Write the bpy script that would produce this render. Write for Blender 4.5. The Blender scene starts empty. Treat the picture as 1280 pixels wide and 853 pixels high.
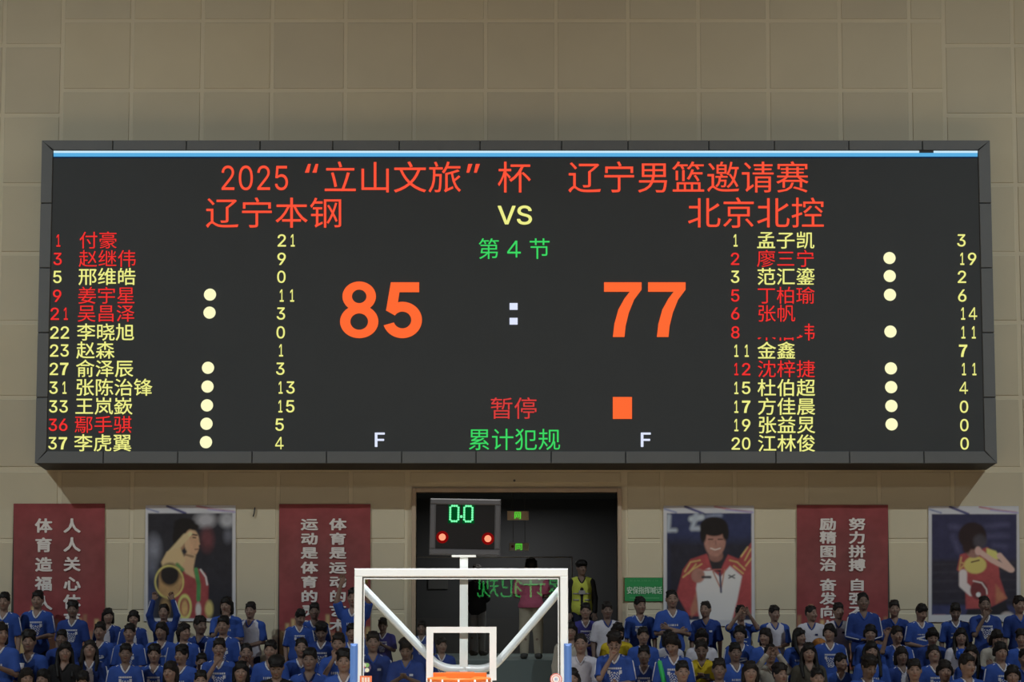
import bpy, math, random
import numpy as np
from mathutils import Vector, Matrix, Quaternion

sc = bpy.context.scene
col = sc.collection
R = math.radians
random.seed(7)

# ------------------------------------------------------------ camera, world, lights, exposure
FPX = 2975.0
PITCH = R(6.3)
CAM = Vector((0, -35, 3.66))
cam = bpy.data.objects.new('camera', bpy.data.cameras.new('camera'))
col.objects.link(cam)
cam.location = CAM
cam.rotation_euler = (R(90) + PITCH, 0, 0)
cam.data.sensor_width = 36
cam.data.lens = FPX / 1280 * 36
cam.data.clip_end = 300
sc.camera = cam

sc.view_settings.view_transform = 'Standard'
sc.view_settings.look = 'None'
sc.view_settings.gamma = 1
sc.view_settings.use_curve_mapping = False
sc.view_settings.exposure = 0

world = bpy.data.worlds.new('hall_ambience')
sc.world = world
world.use_nodes = True
world.node_tree.nodes['Background'].inputs[0].default_value = (0.9, 0.95, 1.0, 1)
world.node_tree.nodes['Background'].inputs[1].default_value = 0.020


def lamp(kind, loc, power, color=(1, 1, 1), size=0.3, target=None, cone=60, blend=0.5):
    d = bpy.data.lights.new('hall_light', kind)
    d.energy = power
    d.color = color
    if kind in ('POINT', 'SPOT'):
        d.shadow_soft_size = size
    else:
        d.size = size
    if kind == 'SPOT':
        d.spot_size = R(cone)
        d.spot_blend = blend
    o = bpy.data.objects.new('hall_light', d)
    col.objects.link(o)
    o.location = loc
    if target is not None:
        o.rotation_euler = (Vector(target) - Vector(loc)).to_track_quat('-Z', 'Y').to_euler()
    return o


# lamps near the far wall: the two far-apart pairs draw the slanted shadow edges under the scoreboard
for s in (-1, 1):
    lamp('POINT', (s * 17.6, -15, 20), 950, (0.98, 0.98, 0.94), 0.14)
    lamp('SPOT', (s * 17.6, -15, 20), 4700, (0.87, 0.97, 1.0), 0.14, (s * 3.0, 0, 1.2), 52, 1.0)
    lamp('POINT', (s * 13.2, -18, 14), 470, (0.98, 0.97, 0.93), 0.22)
# court lights over the playing floor
for x in (-7, 0, 7):
    lamp('SPOT', (x, -31, 13.5), 4500, (1.0, 1.0, 0.98), 0.35, (x * 0.35 - .3, -16.5, 0.5), 46, 0.6)
    lamp('SPOT', (x, -14, 14), 7400, (1.0, 0.98, 0.93), 0.4, (x, -14.5, 0), 66, 0.6)

# unseen area light added to lift the dark corridor behind the doorway
lamp('AREA', (0.1, 3.4, 5.25), 26, (1.0, 0.98, 0.93), 1.0, (0.1, 3.4, 0))

# ------------------------------------------------------------ helpers
CP, SP = math.cos(PITCH), math.sin(PITCH)


def at(px, py, Y):
    """The point on the plane y = Y that the photograph shows at a pixel (used only to measure the place)."""
    a, b = (px - 640) / FPX, (426.5 - py) / FPX
    d = Vector((a, CP - b * SP, SP + b * CP))
    t = (Y - CAM.y) / d.y
    return CAM + d * t


def lin(c):
    out = []
    for v in c[:3]:
        v = v / 255.0
        out.append(v / 12.92 if v <= 0.04045 else ((v + 0.055) / 1.055) ** 2.4)
    return tuple(out)


EWALL = 0.30


def alb(c, e=EWALL):
    return tuple(min(0.92, v / e) for v in lin(c))


def mat(name, color, rough=0.7, metal=0.0, spec=0.3, noise=0.0, nscale=30.0, bump=0.0, bscale=60.0):
    m = bpy.data.materials.new(name)
    m.use_nodes = True
    nt = m.node_tree
    b = nt.nodes['Principled BSDF']
    b.inputs['Base Color'].default_value = (*color, 1)
    b.inputs['Roughness'].default_value = rough
    b.inputs['Metallic'].default_value = metal
    b.inputs['Specular IOR Level'].default_value = spec
    if noise > 0 or bump > 0:
        tc = nt.nodes.new('ShaderNodeTexCoord')
        nz = nt.nodes.new('ShaderNodeTexNoise')
        nz.inputs['Scale'].default_value = nscale
        nz.inputs['Detail'].default_value = 4
        nt.links.new(tc.outputs['Object'], nz.inputs['Vector'])
        if noise > 0:
            hsv = nt.nodes.new('ShaderNodeHueSaturation')
            hsv.inputs['Color'].default_value = (*color, 1)
            mr = nt.nodes.new('ShaderNodeMapRange')
            mr.inputs['To Min'].default_value = 1 - noise
            mr.inputs['To Max'].default_value = 1 + noise
            nt.links.new(nz.outputs['Fac'], mr.inputs['Value'])
            nt.links.new(mr.outputs[0], hsv.inputs['Value'])
            nt.links.new(hsv.outputs[0], b.inputs['Base Color'])
        if bump > 0:
            n2 = nt.nodes.new('ShaderNodeTexNoise')
            n2.inputs['Scale'].default_value = bscale
            nt.links.new(tc.outputs['Object'], n2.inputs['Vector'])
            bp = nt.nodes.new('ShaderNodeBump')
            bp.inputs['Strength'].default_value = bump
            bp.inputs['Distance'].default_value = 0.02
            nt.links.new(n2.outputs['Fac'], bp.inputs['Height'])
            nt.links.new(bp.outputs[0], b.inputs['Normal'])
    return m


def emit(name, color, strength=1.0):
    m = bpy.data.materials.new(name)
    m.use_nodes = True
    nt = m.node_tree
    nt.nodes.clear()
    e = nt.nodes.new('ShaderNodeEmission')
    e.inputs[0].default_value = (*color, 1)
    e.inputs[1].default_value = strength
    o = nt.nodes.new('ShaderNodeOutputMaterial')
    nt.links.new(e.outputs[0], o.inputs[0])
    return m


def print_mat(name, rough=0.6):
    """A printed sheet: colours come from the mesh's own colour attribute."""
    m = mat(name, (1, 1, 1), rough)
    nt = m.node_tree
    a = nt.nodes.new('ShaderNodeAttribute')
    a.attribute_name = 'print'
    nt.links.new(a.outputs['Color'], nt.nodes['Principled BSDF'].inputs['Base Color'])
    return m


def new_mesh(name, verts, faces, smooth=False):
    me = bpy.data.meshes.new(name)
    v = np.asarray(verts, dtype=np.float32)
    if isinstance(faces, np.ndarray):
        n = len(faces)
        k = faces.shape[1]
        me.vertices.add(len(v))
        me.vertices.foreach_set('co', v.ravel())
        me.loops.add(n * k)
        me.loops.foreach_set('vertex_index', faces.astype(np.int32).ravel())
        me.polygons.add(n)
        me.polygons.foreach_set('loop_start', np.arange(0, n * k, k, dtype=np.int32))
        me.update(calc_edges=True)
    else:
        me.from_pydata([tuple(x) for x in v], [], faces)
        me.update()
    if smooth:
        me.polygons.foreach_set('use_smooth', np.ones(len(me.polygons), dtype=bool))
    return me


class MB:
    """Collects simple shapes for ONE mesh object."""

    def __init__(self):
        self.v, self.f, self.sm = [], [], []

    def _add(self, vs, fs, smooth=False):
        n = len(self.v)
        self.v += [tuple(p) for p in vs]
        self.f += [tuple(i + n for i in f) for f in fs]
        self.sm += [smooth] * len(fs)

    def box(self, x0, x1, y0, y1, z0, z1):
        vs = [(x, y, z) for z in (z0, z1) for y in (y0, y1) for x in (x0, x1)]
        self._add(vs, [(0, 2, 3, 1), (4, 5, 7, 6), (0, 1, 5, 4), (2, 6, 7, 3), (0, 4, 6, 2), (1, 3, 7, 5)])
        return self

    def bbox(self, x0, x1, y0, y1, z0, z1, b=0.01):
        """a box whose front face (towards -y) is chamfered"""
        vs = [(x0, y1, z0), (x1, y1, z0), (x1, y1, z1), (x0, y1, z1),
              (x0, y0 + b, z0), (x1, y0 + b, z0), (x1, y0 + b, z1), (x0, y0 + b, z1),
              (x0 + b, y0, z0 + b), (x1 - b, y0, z0 + b), (x1 - b, y0, z1 - b), (x0 + b, y0, z1 - b)]
        fs = [(0, 3, 2, 1), (8, 9, 10, 11)]
        for a, c in ((0, 4), (4, 8)):
            for i in range(4):
                j = (i + 1) % 4
                fs.append((a + i, a + j, c + j, c + i))
        self._add(vs, fs)
        return self

    def tube(self, pts, r, n=10, closed=False, cap=True):
        pts = [Vector(p) for p in pts]
        m = len(pts)
        rs = r if isinstance(r, (list, tuple)) else [r] * m
        vs = []
        ref = None
        for i, p in enumerate(pts):
            a = pts[(i - 1) % m] if (closed or i > 0) else p
            b = pts[(i + 1) % m] if (closed or i < m - 1) else p
            d = (b - a).normalized()
            if ref is None:
                ref = Vector((0, 0, 1)) if abs(d.z) < 0.9 else Vector((1, 0, 0))
            u = (ref - d * ref.dot(d)).normalized()
            w = d.cross(u)
            ref = u
            for k in range(n):
                t = 2 * math.pi * k / n
                vs.append(p + (u * math.cos(t) + w * math.sin(t)) * rs[i])
        fs = []
        for i in range(m if closed else m - 1):
            j = (i + 1) % m
            for k in range(n):
                l = (k + 1) % n
                fs.append((i * n + k, i * n + l, j * n + l, j * n + k))
        if cap and not closed:
            fs.append(tuple(range(n))[::-1])
            fs.append(tuple((m - 1) * n + k for k in range(n)))
        self._add(vs, fs, True)
        return self

    def disc(self, c, r, depth, n=24):
        """a round plate facing -y"""
        vs = [(c[0] + r * math.cos(2 * math.pi * k / n), c[1] + dy, c[2] + r * math.sin(2 * math.pi * k / n)) for dy in (0, depth) for k in range(n)]
        fs = [tuple(range(n)), tuple(range(2 * n - 1, n - 1, -1))]
        fs += [(k, n + k, n + (k + 1) % n, (k + 1) % n) for k in range(n)]
        self._add(vs, fs)
        return self

    def build(self, name, m, parent=None, **kw):
        me = bpy.data.meshes.new(name)
        me.from_pydata(self.v, [], self.f)
        me.update()
        me.polygons.foreach_set('use_smooth', np.array(self.sm, dtype=bool))
        return link(name, me, m, parent, **kw)


def link(name, me, m=None, parent=None, label=None, kind=None):
    o = bpy.data.objects.new(name, me)
    col.objects.link(o)
    if m is not None and me is not None:
        if len(me.materials) == 0:
            me.materials.append(m)
        if me.materials[0] is not m:
            o.material_slots[0].link = 'OBJECT'
            o.material_slots[0].material = m
    if parent is not None:
        o.parent = parent
    if label:
        o['label'] = label
    if kind:
        o['kind'] = kind
    return o


def thing(name, label, cat, loc=(0, 0, 0), group=None):
    o = bpy.data.objects.new(name, None)
    o.empty_display_size = 0.2
    col.objects.link(o)
    o.location = loc
    tag(o, label, cat, group)
    return o


def tag(o, label, cat, group=None):
    o['label'] = label
    o['category'] = cat
    if group:
        o['group'] = group
    return o


_tx = {}
SANS = None
try:                                    # Blender's own bundled interface font (plain grotesque digits and capitals)
    import os
    _fp = os.path.join(bpy.utils.system_resource('DATAFILES'), 'fonts', 'Inter.woff2')
    if os.path.exists(_fp):
        SANS = bpy.data.fonts.load(_fp)
except Exception:
    SANS = None


def text_mesh(s, offset=0.0):
    """flat outline mesh of a string with font size 1"""
    key = (s, offset)
    if s == '7':
        P = [(0, 1), (1, 1), (1, .865), (.80, .68), (.66, .44), (.575, .2), (.545, 0), (.235, 0), (.275, .24), (.38, .5), (.54, .70), (.68, .825), (0, .825)]
        return np.array(P), [(0, 1, 2, 11, 12), (2, 3, 10, 11), (3, 4, 9, 10), (4, 5, 8, 9), (5, 6, 7, 8)]
    if s == '4':
        w_ = .125
        P = [(.62, 0), (.62 + w_, 0), (.62 + w_, 1), (.60, 1), (0, .345), (0, .23), (.62, .23), (1, .23), (1, .345), (.62 + w_, .345), (.62 + w_, .23), (.62, .345), (.155, .345), (.62, .83)]
        return np.array(P), [(0, 1, 10, 6), (6, 10, 9, 11), (10, 7, 8, 9), (4, 5, 6, 11, 12), (11, 9, 2, 13), (13, 2, 3), (4, 12, 13, 3)]
    if key not in _tx:
        cu = bpy.data.curves.new('lettering', 'FONT')
        cu.body = s
        cu.size = 1
        cu.resolution_u = 3
        cu.offset = offset
        if SANS is not None and all(ord(ch) < 0x3000 for ch in s):
            cu.font = SANS
        o = bpy.data.objects.new('lettering', cu)
        col.objects.link(o)
        bpy.context.view_layer.update()
        me = bpy.data.meshes.new_from_object(o.evaluated_get(bpy.context.evaluated_depsgraph_get()))
        n = len(me.vertices)
        a = np.zeros(n * 3, dtype=np.float32)
        me.vertices.foreach_get('co', a)
        fs = [tuple(p.vertices) for p in me.polygons]
        bpy.data.objects.remove(o)
        bpy.data.curves.remove(cu)
        bpy.data.meshes.remove(me)
        _tx[key] = (a.reshape(-1, 3)[:, :2].astype(float), fs)
    return _tx[key]


def fatten(v, fs, w_):
    """heavier strokes: the outline laid down several times with small shifts"""
    vs, f2 = [], []
    for k, (dx, dy) in enumerate(((0, 0), (-1, 0), (1, 0), (0, -.8), (0, .8), (-.7, -.6), (.7, .6), (-.7, .6), (.7, -.6))):
        n = len(v) * k
        vs.append(v + np.array((dx, dy)) * w_)
        f2 += [tuple(i + n for i in f) for f in fs]
    return np.concatenate(vs), f2


def put_text(name, s, m, Y, parent, box=None, cells=None, offset=0.0, clip=None, heavy=0.0):
    """box: ink bounds in the photograph (x0, y0, x1, y1); cells: (left, centre y, pitch, height) for square characters"""
    vs_all, fs_all = [], []

    def add(v, fs, x0, y0, x1, y1, bx):
        n = len(vs_all)
        u = (v[:, 0] - bx[0]) / (bx[2] - bx[0])
        w = (v[:, 1] - bx[1]) / (bx[3] - bx[1])
        for a, b in zip(u, w):
            p = at(x0 + (x1 - x0) * a, y1 + (y0 - y1) * b, Y)
            vs_all.append(p)
        fs_all.extend(tuple(i + n for i in f) for f in fs)

    if cells:
        left, cy, pitch, hgt = cells
        for i, ch in enumerate(s):
            if ch == ' ':
                continue
            v, fs = text_mesh(ch, 0)
            if offset:
                v, fs = fatten(v, fs, offset)
            add(v, fs, left + pitch * i, cy - hgt / 2, left + pitch * i + pitch, cy + hgt / 2, (0.0, -0.12, 1.0, 0.88))
    else:
        v, fs = text_mesh(s, heavy)
        if offset:
            v, fs = fatten(v, fs, offset)
        add(v, fs, *box, (v[:, 0].min(), v[:, 1].min(), v[:, 0].max(), v[:, 1].max()))
    me = bpy.data.meshes.new(name)
    o_ = parent.matrix_world.translation if parent else Vector()
    me.from_pydata([tuple(p) for p in vs_all], [], fs_all)
    me.update()
    if clip:
        import bmesh
        bm = bmesh.new()
        bm.from_mesh(me)
        keep = []
        out = bmesh.new()
        for (cx0, cy0, cx1, cy1) in clip:
            b2 = bm.copy()
            p0, p1 = at(cx0, cy1, Y), at(cx1, cy0, Y)
            for co, no in ((p0, (-1, 0, 0)), (p0, (0, 0, -1)), (p1, (1, 0, 0)), (p1, (0, 0, 1))):
                bmesh.ops.bisect_plane(b2, geom=b2.verts[:] + b2.edges[:] + b2.faces[:], plane_co=co, plane_no=no, clear_outer=True)
            tmp = bpy.data.meshes.new('t')
            b2.to_mesh(tmp)
            out.from_mesh(tmp)
            b2.free()
            bpy.data.meshes.remove(tmp)
        out.to_mesh(me)
        bm.free()
        out.free()
    return link(name, me, m, parent)


# ------------------------------------------------------------ materials
M = {}
M['joint'] = mat('wall_plaster', (.765, .70, .525), 0.9, noise=0.05, nscale=1.5)
M['panel'] = mat('fabric_wall_panel', (.70, .64, .475), 0.95, noise=0.06, nscale=1.2, bump=0.15, bscale=180)
M['panel2'] = mat('fabric_wall_panel_darker', (.67, .61, .455), 0.95, noise=0.06, nscale=1.2, bump=0.15, bscale=180)  # slightly darker cloth tone, dealt out at random
M['panel3'] = mat('fabric_wall_panel_warm', (.725, .655, .475), 0.95, noise=0.06, nscale=1.2, bump=0.15, bscale=180)
M['bezel'] = mat('board_metal', (0.165, 0.178, 0.185), 0.6, 0.0, 0.4, noise=0.06, nscale=3)
M['board_side'] = mat('board_side_metal', (0.05, 0.048, 0.046), 0.6, 0.0, 0.3)
M['screen'] = mat('led_face', (0.072, 0.080, 0.086), 0.8, 0, 0.2, noise=0.05, nscale=2)
M['red'] = emit('led_red', lin((242, 52, 50)))
M['title'] = emit('led_title_red', lin((255, 84, 58)))
M['orange'] = emit('led_orange', lin((255, 106, 52)))
M['yellow'] = emit('led_yellow', lin((240, 240, 138)))
M['dot'] = emit('led_dot', lin((255, 253, 200)))
M['green'] = emit('led_green', lin((62, 214, 100)))
M['white'] = emit('led_white', lin((225, 232, 255)))
M['cyan'] = emit('led_cyan', lin((92, 176, 226)))
M['cyan2'] = emit('led_pale', lin((205, 236, 250)))
M['deep'] = emit('led_deep_blue', lin((20, 52, 92)))
M['dimred'] = emit('led_dim_red', lin((215, 62, 60)))
M['wood'] = mat('court_floor', (0.47, 0.355, 0.225), 0.45, noise=0.12, nscale=2)
M['concrete'] = mat('stand_concrete', (0.22, 0.23, 0.24), 0.85, noise=0.1, nscale=3)
M['riser'] = mat('aisle_riser', alb((58, 66, 66)), 0.8, noise=0.08, nscale=2)
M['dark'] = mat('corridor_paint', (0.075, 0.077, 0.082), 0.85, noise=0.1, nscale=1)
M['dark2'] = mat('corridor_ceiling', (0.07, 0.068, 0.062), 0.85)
M['trimwood'] = mat('door_trim', alb((112, 100, 86)), 0.6, noise=0.05, nscale=4)
M['white_paint'] = mat('white_paint', (0.84, 0.89, 0.89), 0.4, 0, 0.4)
M['alu'] = mat('white_steel_tube', (0.72, 0.79, 0.84), 0.3, 0.1, 0.5)
M['seal'] = mat('rubber_seal', (0.10, 0.10, 0.09), 0.7)
M['blue_pad'] = mat('blue_padding', (0.10, 0.22, 0.56), 0.5)
M['rim'] = mat('rim_orange', (0.90, 0.20, 0.035), 0.4)
M['net'] = mat('net_cord', (0.88, 0.85, 0.80), 0.8)
M['clock_frame'] = mat('clock_frame', (0.056, 0.056, 0.059), 0.6, 0, 0.15)
M['clock_face'] = mat('clock_face', (0.012, 0.012, 0.013), 0.05, 0, 0.5)
M['led_g'] = emit('clock_green', lin((120, 255, 170)), 1.25)
M['led_g2'] = emit('clock_green_glow', lin((0, 70, 28)), 1.0)
M['led_r'] = emit('clock_red', lin((255, 140, 105)), 1.5)
M['led_r2'] = emit('clock_red_glow', lin((120, 8, 8)), 1.0)
M['beige'] = mat('sign_beige', (0.80, 0.67, 0.50), 0.6)
M['greysign'] = mat('sign_grey', (0.55, 0.52, 0.48), 0.6)
M['sign_green'] = emit('sign_green', lin((90, 230, 60)))
M['green_board'] = mat('green_board', alb((30, 92, 52)), 0.6, noise=0.05)
M['green_print'] = mat('green_board_print', alb((124, 152, 128)), 0.6)
M['green_print2'] = mat('green_board_faint_print', alb((58, 108, 72)), 0.6)
M['paper'] = mat('white_sheet', (0.62, 0.62, 0.63), 0.7)
M['banner_text'] = mat('banner_lettering', alb((158, 140, 138)), 0.7)
M['print'] = print_mat('printed_sheet')


def glass(name):
    m = bpy.data.materials.new(name)
    m.use_nodes = True
    nt = m.node_tree
    nt.nodes.clear()
    tr = nt.nodes.new('ShaderNodeBsdfTransparent')
    tr.inputs[0].default_value = (0.93, 0.95, 0.945, 1)
    gl = nt.nodes.new('ShaderNodeBsdfGlossy')
    gl.inputs['Roughness'].default_value = 0.0
    fr = nt.nodes.new('ShaderNodeFresnel')
    fr.inputs[0].default_value = 1.55
    mx = nt.nodes.new('ShaderNodeMixShader')
    o = nt.nodes.new('ShaderNodeOutputMaterial')
    nt.links.new(fr.outputs[0], mx.inputs[0])
    nt.links.new(tr.outputs[0], mx.inputs[1])
    nt.links.new(gl.outputs[0], mx.inputs[2])
    nt.links.new(mx.outputs[0], o.inputs[0])
    return m


M['glass'] = glass('backboard_glass')

# ------------------------------------------------------------ structure: wall, floors, stand tiers, corridor
DX0, DX1 = at(520, 700, 0).x, at(772, 700, 0).x
DZ1 = at(640, 616, 0).z
LAND = at(640, 826, 0).z
XL, XR, ZT = -10.5, 10.5, 15.0

w = MB()
YB = 0.008
w.box(XL, DX0, YB, 0.3, 0, ZT)
w.box(DX1, XR, YB, 0.3, 0, ZT)
w.box(DX0, DX1, YB, 0.3, DZ1, ZT)
wall = w.build('wall_back', M['joint'], kind='structure')
MB().box(DX0, DX1, 0.0, 0.3, 0, LAND).build('wall_riser', M['riser'], kind='structure')

# fabric panels, each proud of the plaster
SB = (at(52, 175, -.65).x, at(41, 580, -.65).z, at(1238, 175, -.65).x, at(52, 175, -.65).z)   # scoreboard outline
zmid = 7.6
ux = [at(p, 70, 0).x for p in (5, 78, 165, 253, 340, 432, 518, 607, 695, 785, 873, 960, 1050, 1137, 1180, 1266)]
ux = [ux[0] - 2.06, ux[0] - 1.03] + ux + [ux[-1] + 1.03, ux[-1] + 2.06]
lx = [at(p, 676, 0).x for p in (73, 164, 256, 347, 438, 508, 779, 828, 919, 1009, 1100, 1192, 1283)]
lx = [lx[0] - 2.14, lx[0] - 1.07] + lx + [lx[-1] + 1.07]
uz = [at(640, 200, 0).z, at(640, 113, 0).z, at(640, 26, 0).z]
uz = uz + [uz[-1] + 1.02 * k for k in (1, 2)]
sz = [at(640, p, 0).z for p in (765, 676, 586, 497, 403, 317, 231, 144, 57)]
sz = sz + [sz[-1] + 1.02 * k for k in (1, 2)]
lz = [LAND - 0.9, at(640, 765, 0).z, at(640, 676, 0).z, at(640, 588, 0).z]
cells = []


def grid_cells(xs, zs):
    for a, b in zip(xs[:-1], xs[1:]):
        for c, d in zip(zs[:-1], zs[1:]):
            if b - a > .05 and d - c > .05:
                cells.append((a, b, c, d))


side_l = at(78, 70, 0).x
side_r = at(1180, 70, 0).x
grid_cells([x for x in ux if side_l - .01 <= x <= side_r + .01], uz)
i3 = 3
grid_cells([x for x in ux if x <= side_l + .01], sz[2:])
grid_cells([x for x in ux if x >= side_r - .01], sz[2:])
grid_cells(lx, lz)
door = (DX0 - .12, DX1 + .12, 0, DZ1 + .12)


def minus(c, h):
    a, b, z0, z1 = c
    if b <= h[0] or a >= h[1] or z1 <= h[2] or z0 >= h[3]:
        return [c]
    out = []
    if a < h[0]:
        out.append((a, h[0], z0, z1))
    if b > h[1]:
        out.append((h[1], b, z0, z1))
    if z1 > h[3]:
        out.append((max(a, h[0]), min(b, h[1]), h[3], z1))
    return out


random.seed(3)
g = 0.028
for c in cells:
    for (a, b, z0, z1) in minus(c, door):
        if b - a < .12 or z1 - z0 < .12:
            continue
        if a > SB[0] + .15 and b < SB[2] - .15 and z0 > SB[1] + .2 and z1 < SB[3] - .2:
            continue
        y = -random.uniform(0.0, 0.003)
        MB().bbox(a + g, b - g, y, YB, z0 + g, z1 - g, 0.008).build('wall_panel', random.choice([M['panel'], M['panel'], M['panel2'], M['panel3']]), wall)

# door trim (frame around the opening)
tw = 0.065
MB().bbox(DX0 - tw, DX0, -0.05, 0.3, LAND, DZ1 + tw, .01).build('trim_1', M['trimwood'], kind='structure')
MB().bbox(DX1, DX1 + tw, -0.05, 0.3, LAND, DZ1 + tw, .01).build('trim_2', M['trimwood'], kind='structure')
MB().bbox(DX0, DX1, -0.05, 0.3, DZ1, DZ1 + tw, .01).build('trim_3', M['trimwood'], kind='structure')

# corridor behind the opening
cd = 5.0
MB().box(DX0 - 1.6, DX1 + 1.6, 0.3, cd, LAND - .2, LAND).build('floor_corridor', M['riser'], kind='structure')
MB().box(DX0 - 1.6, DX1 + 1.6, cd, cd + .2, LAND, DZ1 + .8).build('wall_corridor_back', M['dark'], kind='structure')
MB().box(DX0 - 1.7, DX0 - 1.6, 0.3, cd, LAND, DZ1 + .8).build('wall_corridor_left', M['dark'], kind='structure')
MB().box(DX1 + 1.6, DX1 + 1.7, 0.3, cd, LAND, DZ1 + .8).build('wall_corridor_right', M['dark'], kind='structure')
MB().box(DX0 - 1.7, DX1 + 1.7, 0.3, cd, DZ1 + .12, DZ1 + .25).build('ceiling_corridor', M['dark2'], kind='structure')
rail = MB().tube([(DX0 - 1.6, 1.6, at(640, 697, 1.6).z), (at(715, 697, 1.6).x, 1.6, at(640, 697, 1.6).z)], .012, 6)
rail.tube([(at(715, 697, 1.6).x, 1.6, at(640, 697, 1.6).z), (at(715, 697, 1.6).x, 1.6, LAND)], .012, 6)
tag(rail.build('handrail', mat('rail_grey', (.3, .3, .3), .5)), 'thin dark metal rail crossing the corridor behind the doorway', 'rail')

# stand tiers (the crowd's terraces), front wall, court floor
FL = {1: 2.16, 2: 1.80, 3: 1.46, 4: 1.12}
DEP = 0.85
XS = 10.4
yb = 0.0
for r in (1, 2, 3, 4):
    y1 = -(r - 1) * DEP - (0.0 if r == 1 else 0.28)
    y0 = -r * DEP - 0.28
    MB().box(-XS, XS, y0, y1, 0 if r == 4 else FL[r] - .6, FL[r]).build('floor_tier_%d' % r, M['concrete'], kind='structure')
MB().box(-XS, XS, -4 * DEP - .28 - .12, -4 * DEP - .28, 0, FL[4] + .35).build('wall_stand_front', M['concrete'], kind='structure')
MB().box(-16, 16, -38.68, -4 * DEP - .28 - .12, -0.2, 0).build('floor', M['wood'], kind='structure')
MB().box(-16, 16, -38.9, -38.68, 0, 14).build('wall_front', M['panel'], kind='structure')

# ------------------------------------------------------------ main scoreboard
x0, z0, x1, z1 = SB
YF = -0.65
sx0, sx1 = at(66.5, 188, YF).x, at(1222.5, 190, YF).x
sz1, sz0 = at(640, 188, YF).z, at(640, 564, YF).z
x0 = sx0 - .175
x1 = sx1 + .185
board = thing('scoreboard', 'huge dark electronic scoreboard with red and yellow text above the crowd', 'scoreboard', (0, 0, 0))
MB().box(sx0 - .01, sx1 + .01, YF + .02, YF + .1, sz0 - .01, sz1 + .01).build('screen', M['screen'], board)
screen = [o for o in board.children][0]
# carcass that narrows back to the wall
cv = [(x0 + .01, YF + .03, z0 + .01), (x1 - .01, YF + .03, z0 + .01), (x1 - .01, YF + .03, z1 - .01), (x0 + .01, YF + .03, z1 - .01),
      (x0 + .04, -.008, z0 - .055), (x1 - .04, -.008, z0 - .055), (x1 - .04, -.008, z1 - .06), (x0 + .04, -.008, z1 - .06)]
me = bpy.data.meshes.new('casing')
me.from_pydata(cv, [], [(4, 5, 6, 7), (0, 4, 7, 3), (1, 2, 6, 5), (0, 1, 5, 4), (3, 7, 6, 2)])
link('casing', me, M['board_side'], board, label='dark casing between the bezel and the wall')


def quad_panel(p, name='bezel_panel'):
    """bezel panel from four front corners (x, z), counter-clockwise"""
    cx = sum(a[0] for a in p) / 4
    cz = sum(a[1] for a in p) / 4
    gp = 0.006
    q = [(a[0] + (gp if a[0] < cx else -gp), a[1] + (gp if a[1] < cz else -gp)) for a in p]
    v = [(a[0], YF + .006, a[1]) for a in q] + [(a[0], YF + .05, a[1]) for a in q]
    q2 = [(a[0] + (gp if a[0] < cx else -gp), a[1] + (gp if a[1] < cz else -gp)) for a in q]
    v += [(a[0], YF, a[1]) for a in q2]
    f = [(8, 9, 10, 11)] + [(i, (i + 1) % 4, 8 + (i + 1) % 4, 8 + i) for i in range(4)] + [(4 + i, 4 + (i + 1) % 4, (i + 1) % 4, i) for i in range(4)]
    m = bpy.data.meshes.new(name)
    m.from_pydata(v, [], f)
    link(name, m, M['bezel'], board)


tj = [at(p, 181, YF).x for p in (141, 233, 325, 416, 499, 600, 702, 785, 886, 968, 1061, 1153)]
bj = [at(p, 572, YF).x for p in (129, 222, 315, 408, 502, 595, 689, 782, 875, 970, 1062, 1155)]
lj = [at(60, p, YF).z for p in (254, 335, 416, 497)]
tt = [x0] + tj + [x1]
for i, (a, b) in enumerate(zip(tt[:-1], tt[1:])):
    quad_panel([(sx0 if i == 0 else a, sz1), (sx1 if i == len(tt) - 2 else b, sz1), (b, z1), (a, z1)])
tt = [x0] + bj + [x1]
for i, (a, b) in enumerate(zip(tt[:-1], tt[1:])):
    quad_panel([(a, z0), (b, z0), (sx1 if i == len(tt) - 2 else b, sz0), (sx0 if i == 0 else a, sz0)])
zz = [z1] + lj + [z0]
for i, (a, b) in enumerate(zip(zz[:-1], zz[1:])):
    quad_panel([(x0, b), (sx0, sz0 if i == len(zz) - 2 else b), (sx0, sz1 if i == 0 else a), (x0, a)])
    quad_panel([(sx1, sz0 if i == len(zz) - 2 else b), (x1, b), (x1, a), (sx1, sz1 if i == 0 else a)])

YT = YF + .012


def rect(name, m, px0, py0, px1, py1, Y=YT, parent=screen):
    a, b, c, d = at(px0, py1, Y), at(px1, py1, Y), at(px1, py0, Y), at(px0, py0, Y)
    me = bpy.data.meshes.new(name)
    me.from_pydata([tuple(a), tuple(b), tuple(c), tuple(d)], [], [(0, 1, 2, 3)])
    return link(name, me, m, parent)


rect('light_strip', M['cyan'], 67, 191.2, 1222, 195.8)
rect('light_strip', M['cyan2'], 67, 188.6, 1149, 191.2)
rect('light_strip', M['cyan2'], 1167, 188.6, 1222, 191.2)
rect('light_strip', M['deep'], 67, 195.8, 1222, 197.2)

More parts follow.
